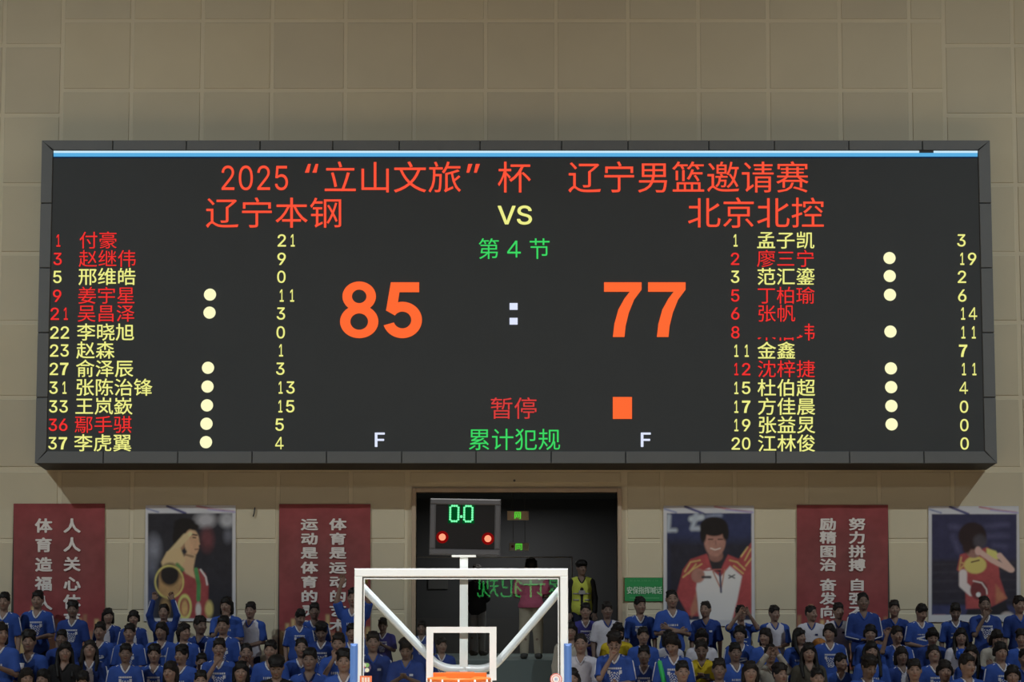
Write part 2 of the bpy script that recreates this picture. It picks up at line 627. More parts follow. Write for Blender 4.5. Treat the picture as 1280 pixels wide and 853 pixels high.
T = 'title_text'
put_text(T, '2025', M['title'], YT, screen, box=(277, 207, 360, 238))
put_text(T, '“', M['title'], YT, screen, box=(381, 205, 398, 216))
put_text(T, '立山文旅', M['title'], YT, screen, cells=(403.5, 221.5, 43.6, 42))
put_text(T, '”', M['title'], YT, screen, box=(583, 205, 600, 216))
put_text(T, '杯', M['title'], YT, screen, cells=(621, 221.5, 43.6, 42))
put_text(T, '辽宁男篮邀请赛', M['title'], YT, screen, cells=(709, 221.5, 43.3, 42))
put_text('team_name', '辽宁本钢', M['title'], YT, screen, cells=(256, 266, 43.4, 41))
put_text('team_name', '北京北控', M['title'], YT, screen, cells=(858.5, 266, 43.2, 41))
put_text('versus_text', 'VS', M['yellow'], YT, screen, box=(622, 257, 665, 281), offset=.012)
put_text('period_text', '第', M['green'], YT, screen, cells=(597, 311, 28, 28), offset=0)
put_text('period_text', '4', M['green'], YT, screen, box=(634, 301, 651, 322))
put_text('period_text', '节', M['green'], YT, screen, cells=(660.5, 311, 28, 28), offset=0)


def ring_strip(cx, cy, rx, ry, ix, iy, a0=0, a1=360, n=40):
    vs, fs = [], []
    for k in range(n + 1):
        t_ = R(a0 + (a1 - a0) * k / n)
        vs += [(cx + rx * math.cos(t_), cy + ry * math.sin(t_)), (cx + ix * math.cos(t_), cy + iy * math.sin(t_))]
    fs = [(2 * k, 2 * k + 2, 2 * k + 3, 2 * k + 1) for k in range(n)]
    return vs, fs


def big_digit(px0, pybot, pieces):
    """a large score digit given in photograph pixels from its lower left corner"""
    vs, fs = [], []
    for v, f in pieces:
        n = len(vs)
        vs += [tuple(at(px0 + p[0], pybot - p[1], YT)) for p in v]
        fs += [tuple(q + n for q in c) for c in f]
    me = bpy.data.meshes.new('score')
    me.from_pydata(vs, [], fs)
    link('score', me, M['orange'], screen)


big_digit(425, 423, [ring_strip(24, 52.3, 21, 18.7, 9, 8.4), ring_strip(24, 20.8, 24, 20.8, 11, 10.2)])
big_digit(479.5, 423, [ring_strip(23.5, 22.8, 24.5, 22.8, 11, 10.4, 148, -163),
                       ([(9, 70), (44.5, 70), (44.5, 57.5), (19, 57.5), (9, 57.5)], [(0, 1, 2, 3, 4)]),
                       ([(9, 70), (20.5, 62), (16.5, 35), (14, 33), (3, 34.5)], [(0, 4, 3, 2, 1)])])
put_text('score', '7', M['orange'], YT, screen, box=(755, 353, 802, 421.5))
put_text('score', '7', M['orange'], YT, screen, box=(810, 353, 857, 421.5))
rect('score_colon', M['white'], 637, 379, 647, 387.5)
rect('score_colon', M['white'], 637, 397.5, 647, 406)
put_text('timeout_text', '暂停', M['dimred'], YT, screen, cells=(612, 510.5, 30, 29), offset=0)
rect('timeout_marker', M['orange'], 766, 496.5, 790, 524)
put_text('foul_text', '累计犯规', M['green'], YT, screen, cells=(584.5, 549.5, 29.2, 29), offset=0)
put_text('foul_letter', 'F', M['white'], YT, screen, box=(468.5, 541, 481, 559), offset=.012)
put_text('foul_letter', 'F', M['white'], YT, screen, box=(801, 541, 813.5, 559), offset=.012)

ys = [300, 323, 345.5, 369, 391.5, 415, 437.5, 460.5, 484, 507.5, 530.5, 553.5]
left = [('1', '付豪', 'r', 0, '21'), ('3', '赵继伟', 'r', 0, '9'), ('5', '邢维皓', 'y', 0, '0'), ('9', '姜宇星', 'r', 1, '11'),
        ('21', '吴昌泽', 'r', 1, '3'), ('22', '李晓旭', 'y', 0, '0'), ('23', '赵森', 'y', 0, '1'), ('27', '俞泽辰', 'y', 1, '3'),
        ('31', '张陈治锋', 'y', 1, '13'), ('33', '王岚嶔', 'y', 1, '15'), ('36', '鄢手骐', 'r', 1, '5'), ('37', '李虎翼', 'y', 1, '4')]
right = [('1', '孟子凯', 'y', 0, '3'), ('2', '廖三宁', 'r', 1, '19'), ('3', '范汇鎏', 'y', 1, '2'), ('5', '丁柏瑜', 'r', 1, '6'),
         ('6', '张帆', 'r', 0, '14'), ('8', '朱佰玮', 'r', 1, '11'), ('11', '金鑫', 'y', 0, '7'), ('12', '沈梓捷', 'r', 1, '11'),
         ('15', '杜伯超', 'y', 1, '4'), ('17', '方佳晨', 'y', 1, '0'), ('19', '张益炅', 'y', 1, '0'), ('20', '江林俊', 'y', 0, '0')]


def num_box(s, x, y):
    """digits on a 13 px pitch, 10.5 wide"""
    for i, ch in enumerate(s):
        a = x + 13 * i
        wd = 5 if ch == '1' else 10.5
        a += 3.5 if ch == '1' else 0
        yield ch, (a, y - 7.6, a + wd, y + 7.8)


def digits(name, s, m, x, y):
    vs, fs = [], []
    for ch, b in num_box(s, x, y):
        v, f = text_mesh(ch, 0) if ch in '47' else fatten(*text_mesh(ch, 0), .008)
        bx = (v[:, 0].min(), v[:, 1].min(), v[:, 0].max(), v[:, 1].max())
        n = len(vs)
        for p in v:
            u, t = (p[0] - bx[0]) / (bx[2] - bx[0]), (p[1] - bx[1]) / (bx[3] - bx[1])
            vs.append(tuple(at(b[0] + (b[2] - b[0]) * u, b[3] + (b[1] - b[3]) * t, YT)))
        fs += [tuple(i + n for i in q) for q in f]
    me = bpy.data.meshes.new(name)
    me.from_pydata(vs, [], fs)
    link(name, me, m, screen)


def dot(px, py):
    c = at(px, py, YT)
    n = 20
    me = bpy.data.meshes.new('foul_dot')
    r = .089
    me.from_pydata([(c.x + r * math.cos(2 * math.pi * k / n), c.y, c.z + r * math.sin(2 * math.pi * k / n)) for k in range(n)], [], [tuple(range(n))])
    link('foul_dot', me, M['dot'], screen)


for i, (n, nm, c, d, p) in enumerate(left):
    y = ys[i]
    t = (y - 300) / 253.5
    m = M['red'] if c == 'r' else M['yellow']
    digits('player_number', n, m, (67 - 3 * t) if len(n) == 1 else (64.3 - 4.5 * t + .6), y + .8)
    put_text('player_name', nm, m, YT, screen, cells=(98.5 - 6.5 * t, y + .3, 24.3, 23), offset=.006 if c == 'y' else 0)
    if d:
        dot(262.5 - 5 * max(0, (y - 369) / 184), y - .5)
    digits('player_points', p, M['yellow'], 347 - 3 * t, y + .6)
for i, (n, nm, c, d, p) in enumerate(right):
    y = ys[i] + .5 * (i > 5)
    t = (y - 300) / 253.5
    m = M['red'] if c == 'r' else M['yellow']
    digits('player_number', n, m, (913.5 + 1 * t) if len(n) == 1 else 914.5, y + .6)
    cl = [(940, y + 7.2, 1006, y + 14), (1006, y - 14, 1022, y + 14), (994, y + 4, 1003, y + 8.5)] if n == '8' else None
    put_text('player_name', nm, m, YT, screen, cells=(945.5 + 1.2 * t, y + .3, 24.4, 23), offset=.006 if c == 'y' else 0, clip=cl)
    if d:
        dot(1111.6 + 3.2 * t, y - .3)
    digits('player_points', p, M['yellow'], (1196.5 if len(p) > 1 else 1196.5) + 4 * t, y + .6)

# ------------------------------------------------------------ basketball backboard (stands on its base, seen from the front)
YBK = -15.0
bb_pt = at(653, 733, YBK)
# how far the pane leans back so that it mirrors the scoreboard on the opposite wall, as in the photograph
opp_z = at(643, 549, YF).z
tgt = Vector((0.19, -38.0, opp_z))
dv = (bb_pt - CAM).normalized()
rv = (tgt - bb_pt).normalized()
nrm = (rv - dv).normalized()
TILT = math.atan2(nrm.z, -nrm.y)
hoop = thing('basketball_hoop', 'white framed glass basketball backboard with orange rim and white net', 'basketball hoop', (at(576.5, 800, YBK).x, YBK, 0))
HX = hoop.location.x


def hp(px, py, Y=YBK):
    p = at(px, py, Y)
    return Vector((p.x - HX, Y - YBK, p.z))


a, b = hp(443, 711), hp(710, 711)
bx0, bx1, bz1 = a.x, b.x, a.z
bz0 = bz1 - 1.05
fw = .078
pane_pivot = Vector((0, 0, bz0))
sh = math.tan(TILT)


def lean(o):
    """lean a backboard piece back about its lower edge"""
    for v in o.data.vertices:
        v.co.y += (v.co.z - bz0) * sh
    return o


lean(MB().bbox(bx0, bx1, -.025, .03, bz1 - .068, bz1, .006).build('frame', M['white_paint'], hoop))
lean(MB().bbox(bx0, bx1, -.025, .03, bz0, bz0 + .068, .006).build('frame', M['white_paint'], hoop))
lean(MB().bbox(bx0, bx0 + .065, -.0249, .03, bz0 + .068, bz1 - .068, .006).build('frame', M['white_paint'], hoop))
lean(MB().bbox(bx1 - .065, bx1, -.0249, .03, bz0 + .068, bz1 - .068, .006).build('frame', M['white_paint'], hoop))
s = MB()
sa, sb, sc_, sd = bx0 + .064, bx1 - .064, bz0 + .067, bz1 - .067
s.box(sa, sb, -.012, .01, sd - .014, sd)
s.box(sa, sb, -.012, .01, sc_, sc_ + .014)
s.box(sa, sa + .014, -.0121, .01, sc_, sd)
s.box(sb - .014, sb, -.0121, .01, sc_, sd)
lean(s.build('rubber_seal', M['seal'], hoop))
s = MB()
s.box(sa + .014, sb - .014, -.016, .004, sd - .022, sd - .014)
s.box(sa + .014, sa + .021, -.016, .004, sc_, sd - .022)
s.box(sb - .021, sb - .014, -.016, .004, sc_, sd - .022)
lean(s.build('inner_strip', M['white_paint'], hoop))
me = new_mesh('glass_pane', [(sa, 0, sc_), (sb, 0, sc_), (sb, 0, sd), (sa, 0, sd)], [(0, 1, 2, 3)])
lean(link('glass_pane', me, M['glass'], hoop))
# target square
q0, q1 = hp(533, 784), hp(620.5, 851)
t = .05
ts = MB()
for (xa, xb, za, zb) in ((q0.x, q1.x, q0.z - t, q0.z), (q0.x, q1.x, q1.z, q1.z + t), (q0.x, q0.x + t * 1.15, q1.z + t, q0.z - t), (q1.x - t * 1.15, q1.x, q1.z + t, q0.z - t)):
    ts.box(xa, xb, -.006, -.002, za, zb)
lean(ts.build('target_square', M['white_paint'], hoop))
# blue edge pads
for xa in (bx0 - .028, bx1 - .035):
    p0 = hp(440, 805)
    mb = MB()
    mb.bbox(xa, xa + .062, -.06, .06, bz0 - .04, p0.z, .02)
    lean(mb.build('edge_pad', M['blue_pad'], hoop, label='blue edge padding'))
# post and diagonal supports behind the pane
BY = -14.85
c = hp(580, 700, BY)
top = hp(580, 697, BY).z
MB().box(c.x - .034, c.x + .034, .10, .17, 2.55, top).build('support_post', M['white_paint'], hoop)
MB().box(hp(565, 697, BY).x, hp(595, 697, BY).x, .07, .2, top, top + .018).build('mounting_plate', M['white_paint'], hoop)


def support(pts):
    P = [hp(x, y, BY) for x, y in pts]
    P = [Vector((p.x, p.y - .02, p.z)) for p in P]
    out = []
    for i in range(len(P) - 1):          # smooth the corners
        for k in range(6):
            u = k / 6
            p0, p1, p2, p3 = P[max(i - 1, 0)], P[i], P[i + 1], P[min(i + 2, len(P) - 1)]
            out.append(0.5 * ((2 * p1) + (p2 - p0) * u + (2 * p0 - 5 * p1 + 4 * p2 - p3) * u * u + (3 * p1 - p0 - 3 * p2 + p3) * u ** 3))
    out.append(P[-1])
    MB().tube(out, .034, 12).build('support_tube', M['alu'], hoop)


support([(452, 733), (500, 783), (537, 822), (548, 831), (563, 836), (580, 836)])
support([(701, 737), (660, 785), (624, 826), (614, 833), (600, 836.5), (581, 836)])
# rim
rc = Vector((at(574, 845, YBK - .4).x - HX, -.385, 3.045))
ring = [(rc.x + .247 * math.cos(t * math.pi / 20), rc.y + .247 * math.sin(t * math.pi / 20), rc.z) for t in range(40)]
MB().tube(ring, .015, 8, closed=True).build('rim', M['rim'], hoop, label='orange steel rim')
br = MB()
br.box(rc.x - .22, rc.x + .22, -.17, -.03, rc.z - .045, rc.z + .045)
br.box(rc.x - .12, rc.x + .12, -.05, .0, rc.z - .14, rc.z + .05)
for sx in (-1, 1):
    br.tube([(rc.x + sx * .19, -.1, rc.z - .02), (rc.x + sx * .2, rc.y + .1, rc.z - .01)], .012, 6)
br.build('rim_bracket', M['rim'], hoop)
nb = MB()
NL = 12
lev = [(0.245, -.012), (0.225, -.07), (0.2, -.14), (0.175, -.21), (0.155, -.28), (0.15, -.36), (0.16, -.44)]
for k in range(NL):
    for sgn in (-1, 1):
        pts = []
        for j, (rr, dz) in enumerate(lev):
            an = 2 * math.pi * (k + sgn * j * .5) / NL
            pts.append((rc.x + rr * math.cos(an), rc.y + rr * math.sin(an), rc.z + dz))
        nb.tube(pts, .0065, 5)
    an = 2 * math.pi * k / NL                  # the cord loops over the rim hooks
    cx, cy = rc.x + .262 * math.cos(an), rc.y + .262 * math.sin(an)
    nb.tube([(cx, cy, rc.z + .004), (cx, cy, rc.z - .06)], .008, 5)
nb.build('net', M['net'], hoop, label='white cord net')
# stickers on the pane's lower corners
c = hp(457.5, 847)
st = MB().box(c.x - .05, c.x + .05, -.03, -.026, c.z - .05, c.z + .012)
lean(st.build('sticker', mat('orange_sticker', (0.85, 0.22, 0.09), .5), hoop, label='small orange square sticker'))
st = MB()
for k in range(3):
    st.box(c.x - .033 + k * .024, c.x - .016 + k * .024, -.033, -.0305, c.z - .04, c.z - .002)
lean(st.build('sticker_print', mat('sticker_print_white', (0.9, 0.75, 0.66), .5), hoop))
c = hp(457, 835)
rng = random.Random(5)
for k, cc in enumerate([(0.07, .05, .09), (.20, .45, .12), (.55, .6, .5), (.6, .1, .08), (.2, .25, .5), (.75, .75, .55)]):
    an = k * 1.05
    m_ = mat('round_sticker_colour', cc, .5)
    rr = .045 if k == 0 else .018
    st = MB().disc((c.x + (0 if k == 0 else .024 * math.cos(an)), -.007 - .001 * k, c.z + (0 if k == 0 else .024 * math.sin(an))), rr, .002, 14)
    lean(st.build('round_sticker', m_, hoop))
c = hp(695, 849.5)
for k, (rr, cc) in enumerate([(.05, (.75, .2, .17)), (.042, (.88, .8, .78)), (.034, (.8, .3, .25)), (.027, (.9, .87, .86))]):
    lean(MB().disc((c.x, -.028 - .0012 * k, c.z), rr, .001, 24).build('round_badge', mat('badge_colour', cc, .5), hoop))
bl = MB()
for dx in (-.009, .003):
    bl.box(c.x + dx, c.x + dx + .006, -.034, -.0335, c.z - .01, c.z + .012)
lean(bl.build('badge_print', M['blue_pad'], hoop))
# arm and base (below the frame of the photograph)
MB().box(-.12, .12, .15, .3, 2.15, 2.8).build('arm_plate', M['blue_pad'], hoop)
arm = MB()
arm.tube([(0, .25, 2.6), (0, 1.7, 2.35), (0, 3.4, .5)], .11, 10)
arm.build('arm', M['blue_pad'], hoop)
MB().bbox(-.7, .7, 2.6, 4.6, 0, .6, .05).build('base', M['blue_pad'], hoop)

# ------------------------------------------------------------ shot clock on the post
clk = thing('shot_clock', 'grey framed shot clock with green digits standing above the backboard', 'shot clock', at(580.5, 698, BY) + Vector((0, .04, .024)))
CY = BY - .0


def kp(px, py, dy=0.0):
    p = at(px, py, CY)
    return Vector((p.x - clk.location.x, p.y - clk.location.y + dy, p.z - clk.location.z))


clk.rotation_euler = (0, R(1.0), 0)
a, b = kp(536.5, 696), kp(625, 624)
cx0, cz0, cx1, cz1 = a.x, max(a.z, 0), b.x, b.z
fy0, fy1 = a.y - .02, a.y + .10
t = .05
MB().bbox(cx0, cx1, fy0, fy1, cz1 - t, cz1, .01).build('frame', M['clock_frame'], clk)
MB().bbox(cx0, cx1, fy0, fy1, cz0, cz0 + t, .01).build('frame', M['clock_frame'], clk)
MB().bbox(cx0, cx0 + t, fy0 + .0005, fy1, cz0 + t, cz1 - t, .01).build('frame', M['clock_frame'], clk)
MB().bbox(cx1 - t, cx1, fy0 + .0005, fy1, cz0 + t, cz1 - t, .01).build('frame', M['clock_frame'], clk)
MB().box(cx0 + t, cx1 - t, fy0 + .02, fy1 - .01, cz0 + t, cz1 - t).build('face', M['clock_face'], clk)
fz = fy0 + .016


def led_zero(px0, py0, px1, py1):
    p0, p1 = kp(px0, py1), kp(px1, py0)
    r = .0095
    xa, xb, za, zb = p0.x + r, p1.x - r, p0.z + r, p1.z - r
    c = (xb - xa) * .22
    path = [(xa + c, zb), (xb - c, zb), (xb, zb - c), (xb, za + c), (xb - c, za), (xa + c, za), (xa, za + c), (xa, zb - c), (xa + c, zb)]
    pts = []
    for (u0, v0), (u1, v1) in zip(path[:-1], path[1:]):
        n = max(1, round(math.hypot(u1 - u0, v1 - v0) / .0185))
        pts += [(u0 + (u1 - u0) * k / n, v0 + (v1 - v0) * k / n) for k in range(n)]
    mb = MB()
    for u, v in pts:
        mb.disc((u, fz, v), .0098, .003, 8)
    mb.build('clock_digit', M['led_g'], clk)
    MB().box(xa - .018, xb + .018, fz + .0032, fz + .0039, za - .018, zb + .018).build('digit_glow_sheet', M['led_g2'], clk)  # emissive green sheet behind the dots paints their glow


led_zero(560.5, 631.5, 573.5, 653.5)
led_zero(578, 631.5, 591, 653.5)
p = kp(575.8, 646.2)
MB().disc((p.x, fz, p.z), .012, .003, 10).build('decimal_point', M['led_g'], clk)
for px, py in ((552.5, 672.3), (609.5, 673.2)):
    p = kp(px, py)
    MB().disc((p.x, fz - .002, p.z), .029, .004, 20).build('signal_lamp', M['led_r'], clk, label='lit red signal lamp')
    MB().disc((p.x, fz + .0025, p.z), .052, .0012, 24).build('lamp_glow_ring', M['led_r2'], clk)  # emissive red disc paints the lamp's glare halo

# ------------------------------------------------------------ opposite scoreboard (only its mirror image shows)
bright = {}
opp = thing('scoreboard', 'identical scoreboard hung on the opposite wall, mirrored in the backboard glass', 'scoreboard')
opp.scale = (1.25, 1.0, 1.25)
opp.location = (0.24, -38.65, opp_z * -.25)
opp.rotation_euler = (0, 0, math.pi)


def copy_to(src, parent):
    c = src.copy()
    col.objects.link(c)
    c.parent = parent
    if src.type == 'MESH' and src.name.split('.')[0] not in ('screen', 'casing', 'bezel_panel'):
        mm = src.material_slots[0].material
        if mm.name not in bright:
            b = mm.copy()
            b.name = mm.name + '_opposite'
            b.node_tree.nodes['Emission'].inputs[1].default_value = 6.5
            bright[mm.name] = b
        c.material_slots[0].link = 'OBJECT'
        c.material_slots[0].material = bright[mm.name]
    return c


for ch in list(board.children):
    c = copy_to(ch, opp)
    for g2 in list(ch.children):
        if g2.name.split('.')[0] not in ('light_strip', 'foul_letter'):
            copy_to(g2, c)

# ------------------------------------------------------------ corridor signs, notice, green sign
def hanging_sign(x0_, y0_, x1_, y1_, Y, m, ch, cbox, label, red=None):
    p0, p1 = at(x0_, y1_, Y), at(x1_, y0_, Y)
    base = Vector(((p0.x + p1.x) / 2, Y, p0.z))
    t_ = thing('display_sign', label, 'sign', base, 'small lit signs in the doorway')
    w_, h_ = (p1.x - p0.x) / 2, p1.z - p0.z
    MB().bbox(-w_, w_, 0, .08, 0, h_, .01).build('housing', m, t_)
    for s_ in (-1, 1):
        MB().tube([(s_ * w_ * .6, .04, h_), (s_ * w_ * .6, .04, DZ1 + .12 - p0.z)], .004, 5).build('hanger', M['dark'], t_)
    vs, fs = text_mesh(ch, .0)
    q0_, q1_ = at(cbox[0], cbox[3], Y), at(cbox[2], cbox[1], Y)
    bx = (vs[:, 0].min(), vs[:, 1].min(), vs[:, 0].max(), vs[:, 1].max())
    pts = [(q0_.x + (q1_.x - q0_.x) * (u - bx[0]) / (bx[2] - bx[0]) - base.x, -.004, q0_.z + (q1_.z - q0_.z) * (v - bx[1]) / (bx[3] - bx[1]) - base.z) for u, v in vs]
    me = bpy.data.meshes.new('lit_symbol')
    me.from_pydata(pts, [], fs)
    link('lit_symbol', me, M['sign_green'], t_, label='green lit symbol')
    if red:
        q = at(red[0], red[1], Y)
        MB().disc((q.x - base.x, -.004, q.z - base.z), .022, .004, 12).build('indicator', mat('indicator_red', (.16, .02, .02), .4), t_)


hanging_sign(634, 639, 661, 650.5, 1.5, M['beige'], '网', (643.2, 640.5, 651, 649), 'beige box sign with green symbol, upper one in the dark doorway')
hanging_sign(636.5, 679, 661, 689, 1.6, M['greysign'], '同', (644.5, 680, 652.5, 688), 'grey box sign with green symbol, lower one in the dark doorway', red=(640.7, 683.5))
p0, p1 = at(535, 737, cd - .02), at(560, 713, cd - .02)
tag(MB().bbox(p0.x, p1.x, cd - .03, cd, p0.z, p1.z, .005).build('notice_board', mat('notice_grey', (.11, .11, .11), .8)), 'faint grey notice sheet on the dark corridor wall', 'notice')

gs = thing('green_sign', 'green rectangular sign with pale lettering beside the doorway', 'sign', at(805, 752, -.01))
go = gs.location


def loc_quad(name, m, px0, py0, px1, py1, Y, parent, o, th=0.004):
    p0, p1 = at(px0, py1, Y), at(px1, py0, Y)
    return MB().bbox(p0.x - o.x, p1.x - o.x, Y - o.y, Y - o.y + th, p0.z - o.z, p1.z - o.z, min(.002, th / 2)).build(name, m, parent)


loc_quad('sign_panel', M['green_board'], 781, 722.5, 828.2, 752, -.02, gs, go, .014)
loc_quad('sign_frame', M['panel3'], 780, 721, 828.6, 722.5, -.024, gs, go, .018)


def text_on(name, s_, m, Y, parent, o, cx, cy, wpx, hpx, offset=0.0):
    """one character or word centred on a pixel"""
    vs, fs = text_mesh(s_, 0)
    per = len(vs)
    if offset:
        vs, fs = fatten(vs, fs, offset)
    if len(s_) == 1 and ord(s_) > 0x2000:
        bx = (0.03, -.09, 0.97, 0.85)
    else:
        bx = (vs[:, 0].min(), vs[:, 1].min(), vs[:, 0].max(), vs[:, 1].max())
    pts = []
    for u, v in vs:
        p = at(cx - wpx / 2 + wpx * (u - bx[0]) / (bx[2] - bx[0]), cy + hpx / 2 - hpx * (v - bx[1]) / (bx[3] - bx[1]), Y)
        p.y -= .0006 * (len(pts) // per)
        pts.append(tuple(p - o))
    me = bpy.data.meshes.new(name)
    me.from_pydata(pts, [], fs)
    return link(name, me, m, parent)


for k, ch in enumerate('安保指挥喊话'):
    text_on('character', ch, M['green_print'], -.0225, gs, go, 787 + 7.4 * k, 738.3, 7.2, 9.2, .02)
text_on('small_print', '安全保卫服务工作', M['green_print2'], -.0225, gs, go, 805, 726.3, 36, 2.2)
loc_quad('printed_line', M['green_print2'], 787, 747.4, 824, 748.6, -.0225, gs, go, .002)

# tiny fixtures on the wall
tag(MB().disc((at(643, 601, -.03).x, -.03, at(643, 601, -.03).z), .018, .03, 10).build('wall_bolt', M['seal']), 'small dark bolt in the wall just above the doorway', 'bolt')
p = at(317.5, 641, -.03)
tag(MB().tube([(p.x + .01, 0.0, p.z + .07), (p.x + .01, -.03, p.z + .06), (p.x, -.03, p.z - .02), (p.x - .012, -.025, p.z - .06)], .009, 6).build('wall_hook', M['clock_frame']), 'small grey hook on the bare wall beside the middle red banner', 'hook')


# ------------------------------------------------------------ posters and banners (flat printed sheets)
class Sheet:
    def __init__(self, x0_, y0_, x1_, y1_, base, res=1.5):
        self.b = (x0_, y0_, x1_, y1_)
        self.nx, self.ny = int((x1_ - x0_) * res), int((y1_ - y0_) * res)
        self.X, self.Y = np.meshgrid(np.linspace(x0_, x1_, self.nx + 1), np.linspace(y0_, y1_, self.ny + 1))
        self.C = np.zeros((self.ny + 1, self.nx + 1, 3)) + np.array(alb(base))

    def mix(self, w_, c_):
        c_ = np.array(alb(c_))
        c_ = (c_ * .68 + c_.mean() * .32) * (.80 if c_.mean() < .5 else 1)
        w_ = np.clip(w_, 0, 1)[..., None]
        self.C = self.C * (1 - w_) + c_ * w_

    def ell(self, cx, cy, rx, ry, c_, soft=1.0, rot=0, ring=None):
        a_ = R(rot)
        dx, dy = self.X - cx, self.Y - cy
        u, v = dx * math.cos(a_) + dy * math.sin(a_), -dx * math.sin(a_) + dy * math.cos(a_)
        d = (np.sqrt((u / rx) ** 2 + (v / ry) ** 2) - 1) * min(rx, ry)
        if ring:
            d = np.abs(d) - ring / 2
        self.mix(.5 - d / soft, c_)

    def poly(self, pts, c_, soft=1.0):
        P = np.array(pts, float)
        inside = np.zeros(self.X.shape, bool)
        dist = np.full(self.X.shape, 1e9)
        for i in range(len(P)):
            (xa, ya), (xb, yb_) = P[i], P[(i + 1) % len(P)]
            with np.errstate(divide='ignore', invalid='ignore'):
                cr = ((ya > self.Y) != (yb_ > self.Y)) & (self.X < (xb - xa) * (self.Y - ya) / (yb_ - ya + 1e-12) + xa)
            inside ^= cr
            dist = np.minimum(dist, self._seg(xa, ya, xb, yb_))
        self.mix(.5 - np.where(inside, -dist, dist) / soft, c_)

    def _seg(self, xa, ya, xb, yb_):
        bx_, by_ = xb - xa, yb_ - ya
        t_ = np.clip(((self.X - xa) * bx_ + (self.Y - ya) * by_) / (bx_ * bx_ + by_ * by_ + 1e-9), 0, 1)
        return np.hypot(self.X - xa - bx_ * t_, self.Y - ya - by_ * t_)

    def line(self, pts, w_, c_, soft=1.0):
        d = np.full(self.X.shape, 1e9)
        for (xa, ya), (xb, yb_) in zip(pts[:-1], pts[1:]):
            d = np.minimum(d, self._seg(xa, ya, xb, yb_))
        self.mix(.5 - (d - w_ / 2) / soft, c_)

    def rect(self, xa, ya, xb, yb_, c_, soft=.6):
        d = np.maximum(np.maximum(xa - self.X, self.X - xb), np.maximum(ya - self.Y, self.Y - yb_))
        self.mix(.5 - d / soft, c_)

    def build(self, name, parent, o, Y, wave=0.0):
        for _ in range(2 if self.ny > 200 else 0):      # the print is soft
            c2 = self.C.copy()
            c2[1:-1, 1:-1] = (self.C[1:-1, 1:-1] * 2 + self.C[:-2, 1:-1] + self.C[2:, 1:-1] + self.C[1:-1, :-2] + self.C[1:-1, 2:]) / 6
            self.C = c2
        if self.ny > 200:                               # printed photograph: uneven tones
            rg = np.random.RandomState(int(self.b[0]))
            for step, amp in ((22, .10), (9, .10), (4, .06)):
                g_ = rg.uniform(-amp, amp, (self.ny // step + 3, self.nx // step + 3))
                yy, xx = np.meshgrid(np.arange(self.ny + 1) / step, np.arange(self.nx + 1) / step, indexing='ij')
                i_, j_ = yy.astype(int), xx.astype(int)
                fy_, fx_ = yy - i_, xx - j_
                n_ = (g_[i_, j_] * (1 - fy_) * (1 - fx_) + g_[i_ + 1, j_] * fy_ * (1 - fx_) + g_[i_, j_ + 1] * (1 - fy_) * fx_ + g_[i_ + 1, j_ + 1] * fy_ * fx_)
                self.C = np.clip(self.C * (1 + n_ * (self.C.mean(-1) < .55))[..., None], 0, .92)
        ny, nx = self.ny + 1, self.nx + 1
        a_ = (self.X - 640) / FPX
        b_ = (426.5 - self.Y) / FPX
        dy = CP - b_ * SP
        t_ = (Y - CAM.y) / dy
        vx, vz = a_ * t_ - o.x, CAM.z + (SP + b_ * CP) * t_ - o.z
        vy = np.full_like(vx, Y - o.y) + wave * np.sin(vx * 9 + 1.3 * np.sin(vz * 2))
        V = np.stack([vx, vy, vz], -1).reshape(-1, 3)
        i = np.arange(ny * nx).reshape(ny, nx)
        F = np.stack([i[1:, :-1], i[1:, 1:], i[:-1, 1:], i[:-1, :-1]], -1).reshape(-1, 4)
        me = new_mesh(name, V, F, smooth=True)
        at_ = me.color_attributes.new('print', 'FLOAT_COLOR', 'POINT')
        rgba = np.ones((ny * nx, 4), dtype=np.float32)
        rgba[:, :3] = self.C.reshape(-1, 3)
        at_.data.foreach_set('color', rgba.ravel())
        return link(name, me, M['print'], parent)


def banner(x0_, x1_, y0_, label, cols, wpx, hpx, seed):
    y1_ = 838
    t_ = thing('banner', label, 'banner', at((x0_ + x1_) / 2, y1_, -.02), 'red slogan banners on the wall')
    o = t_.location.copy()
    s_ = Sheet(x0_, y0_, x1_, y1_, (89, 40, 42), 1.0)
    s_.ell((x0_ + x1_) / 2, y0_ + 70, 62, 40, (98, 39, 40), 60)
    s_.rect(x0_, y1_ - 42, x1_, y1_, (122, 76, 44), 26)
    rg = random.Random(seed)
    for k in range(16):
        xx = x0_ + 3 + (x1_ - x0_ - 6) * k / 15
        top_ = y1_ - 72 + 26 * abs(math.sin(k * 1.7 + seed)) - 12 * (k in (2, 3, 11, 12))
        s_.rect(xx - 2.2, top_, xx + 2.2, y1_, rg.choice([(138, 116, 62), (120, 84, 48), (148, 128, 78), (118, 76, 46)]), 2.5)
    s_.rect(x0_, y1_ - 16, x1_, y1_, (120, 50, 34), 8)
    s_.build('banner_sheet', t_, o, -.02, .004)
    MB().box(at(x0_, y0_, -.02).x - o.x, at(x1_, y0_, -.02).x - o.x, .004, .014, at(x0_, y1_, 0).z - o.z, at(x0_, y0_, 0).z - o.z).build('backing', M['dark2'], t_)
    for cx, chars in cols:
        for ch, cy in chars:
            text_on('character', ch, M['banner_text'], -.029, t_, o, cx, cy, wpx, hpx, .038)


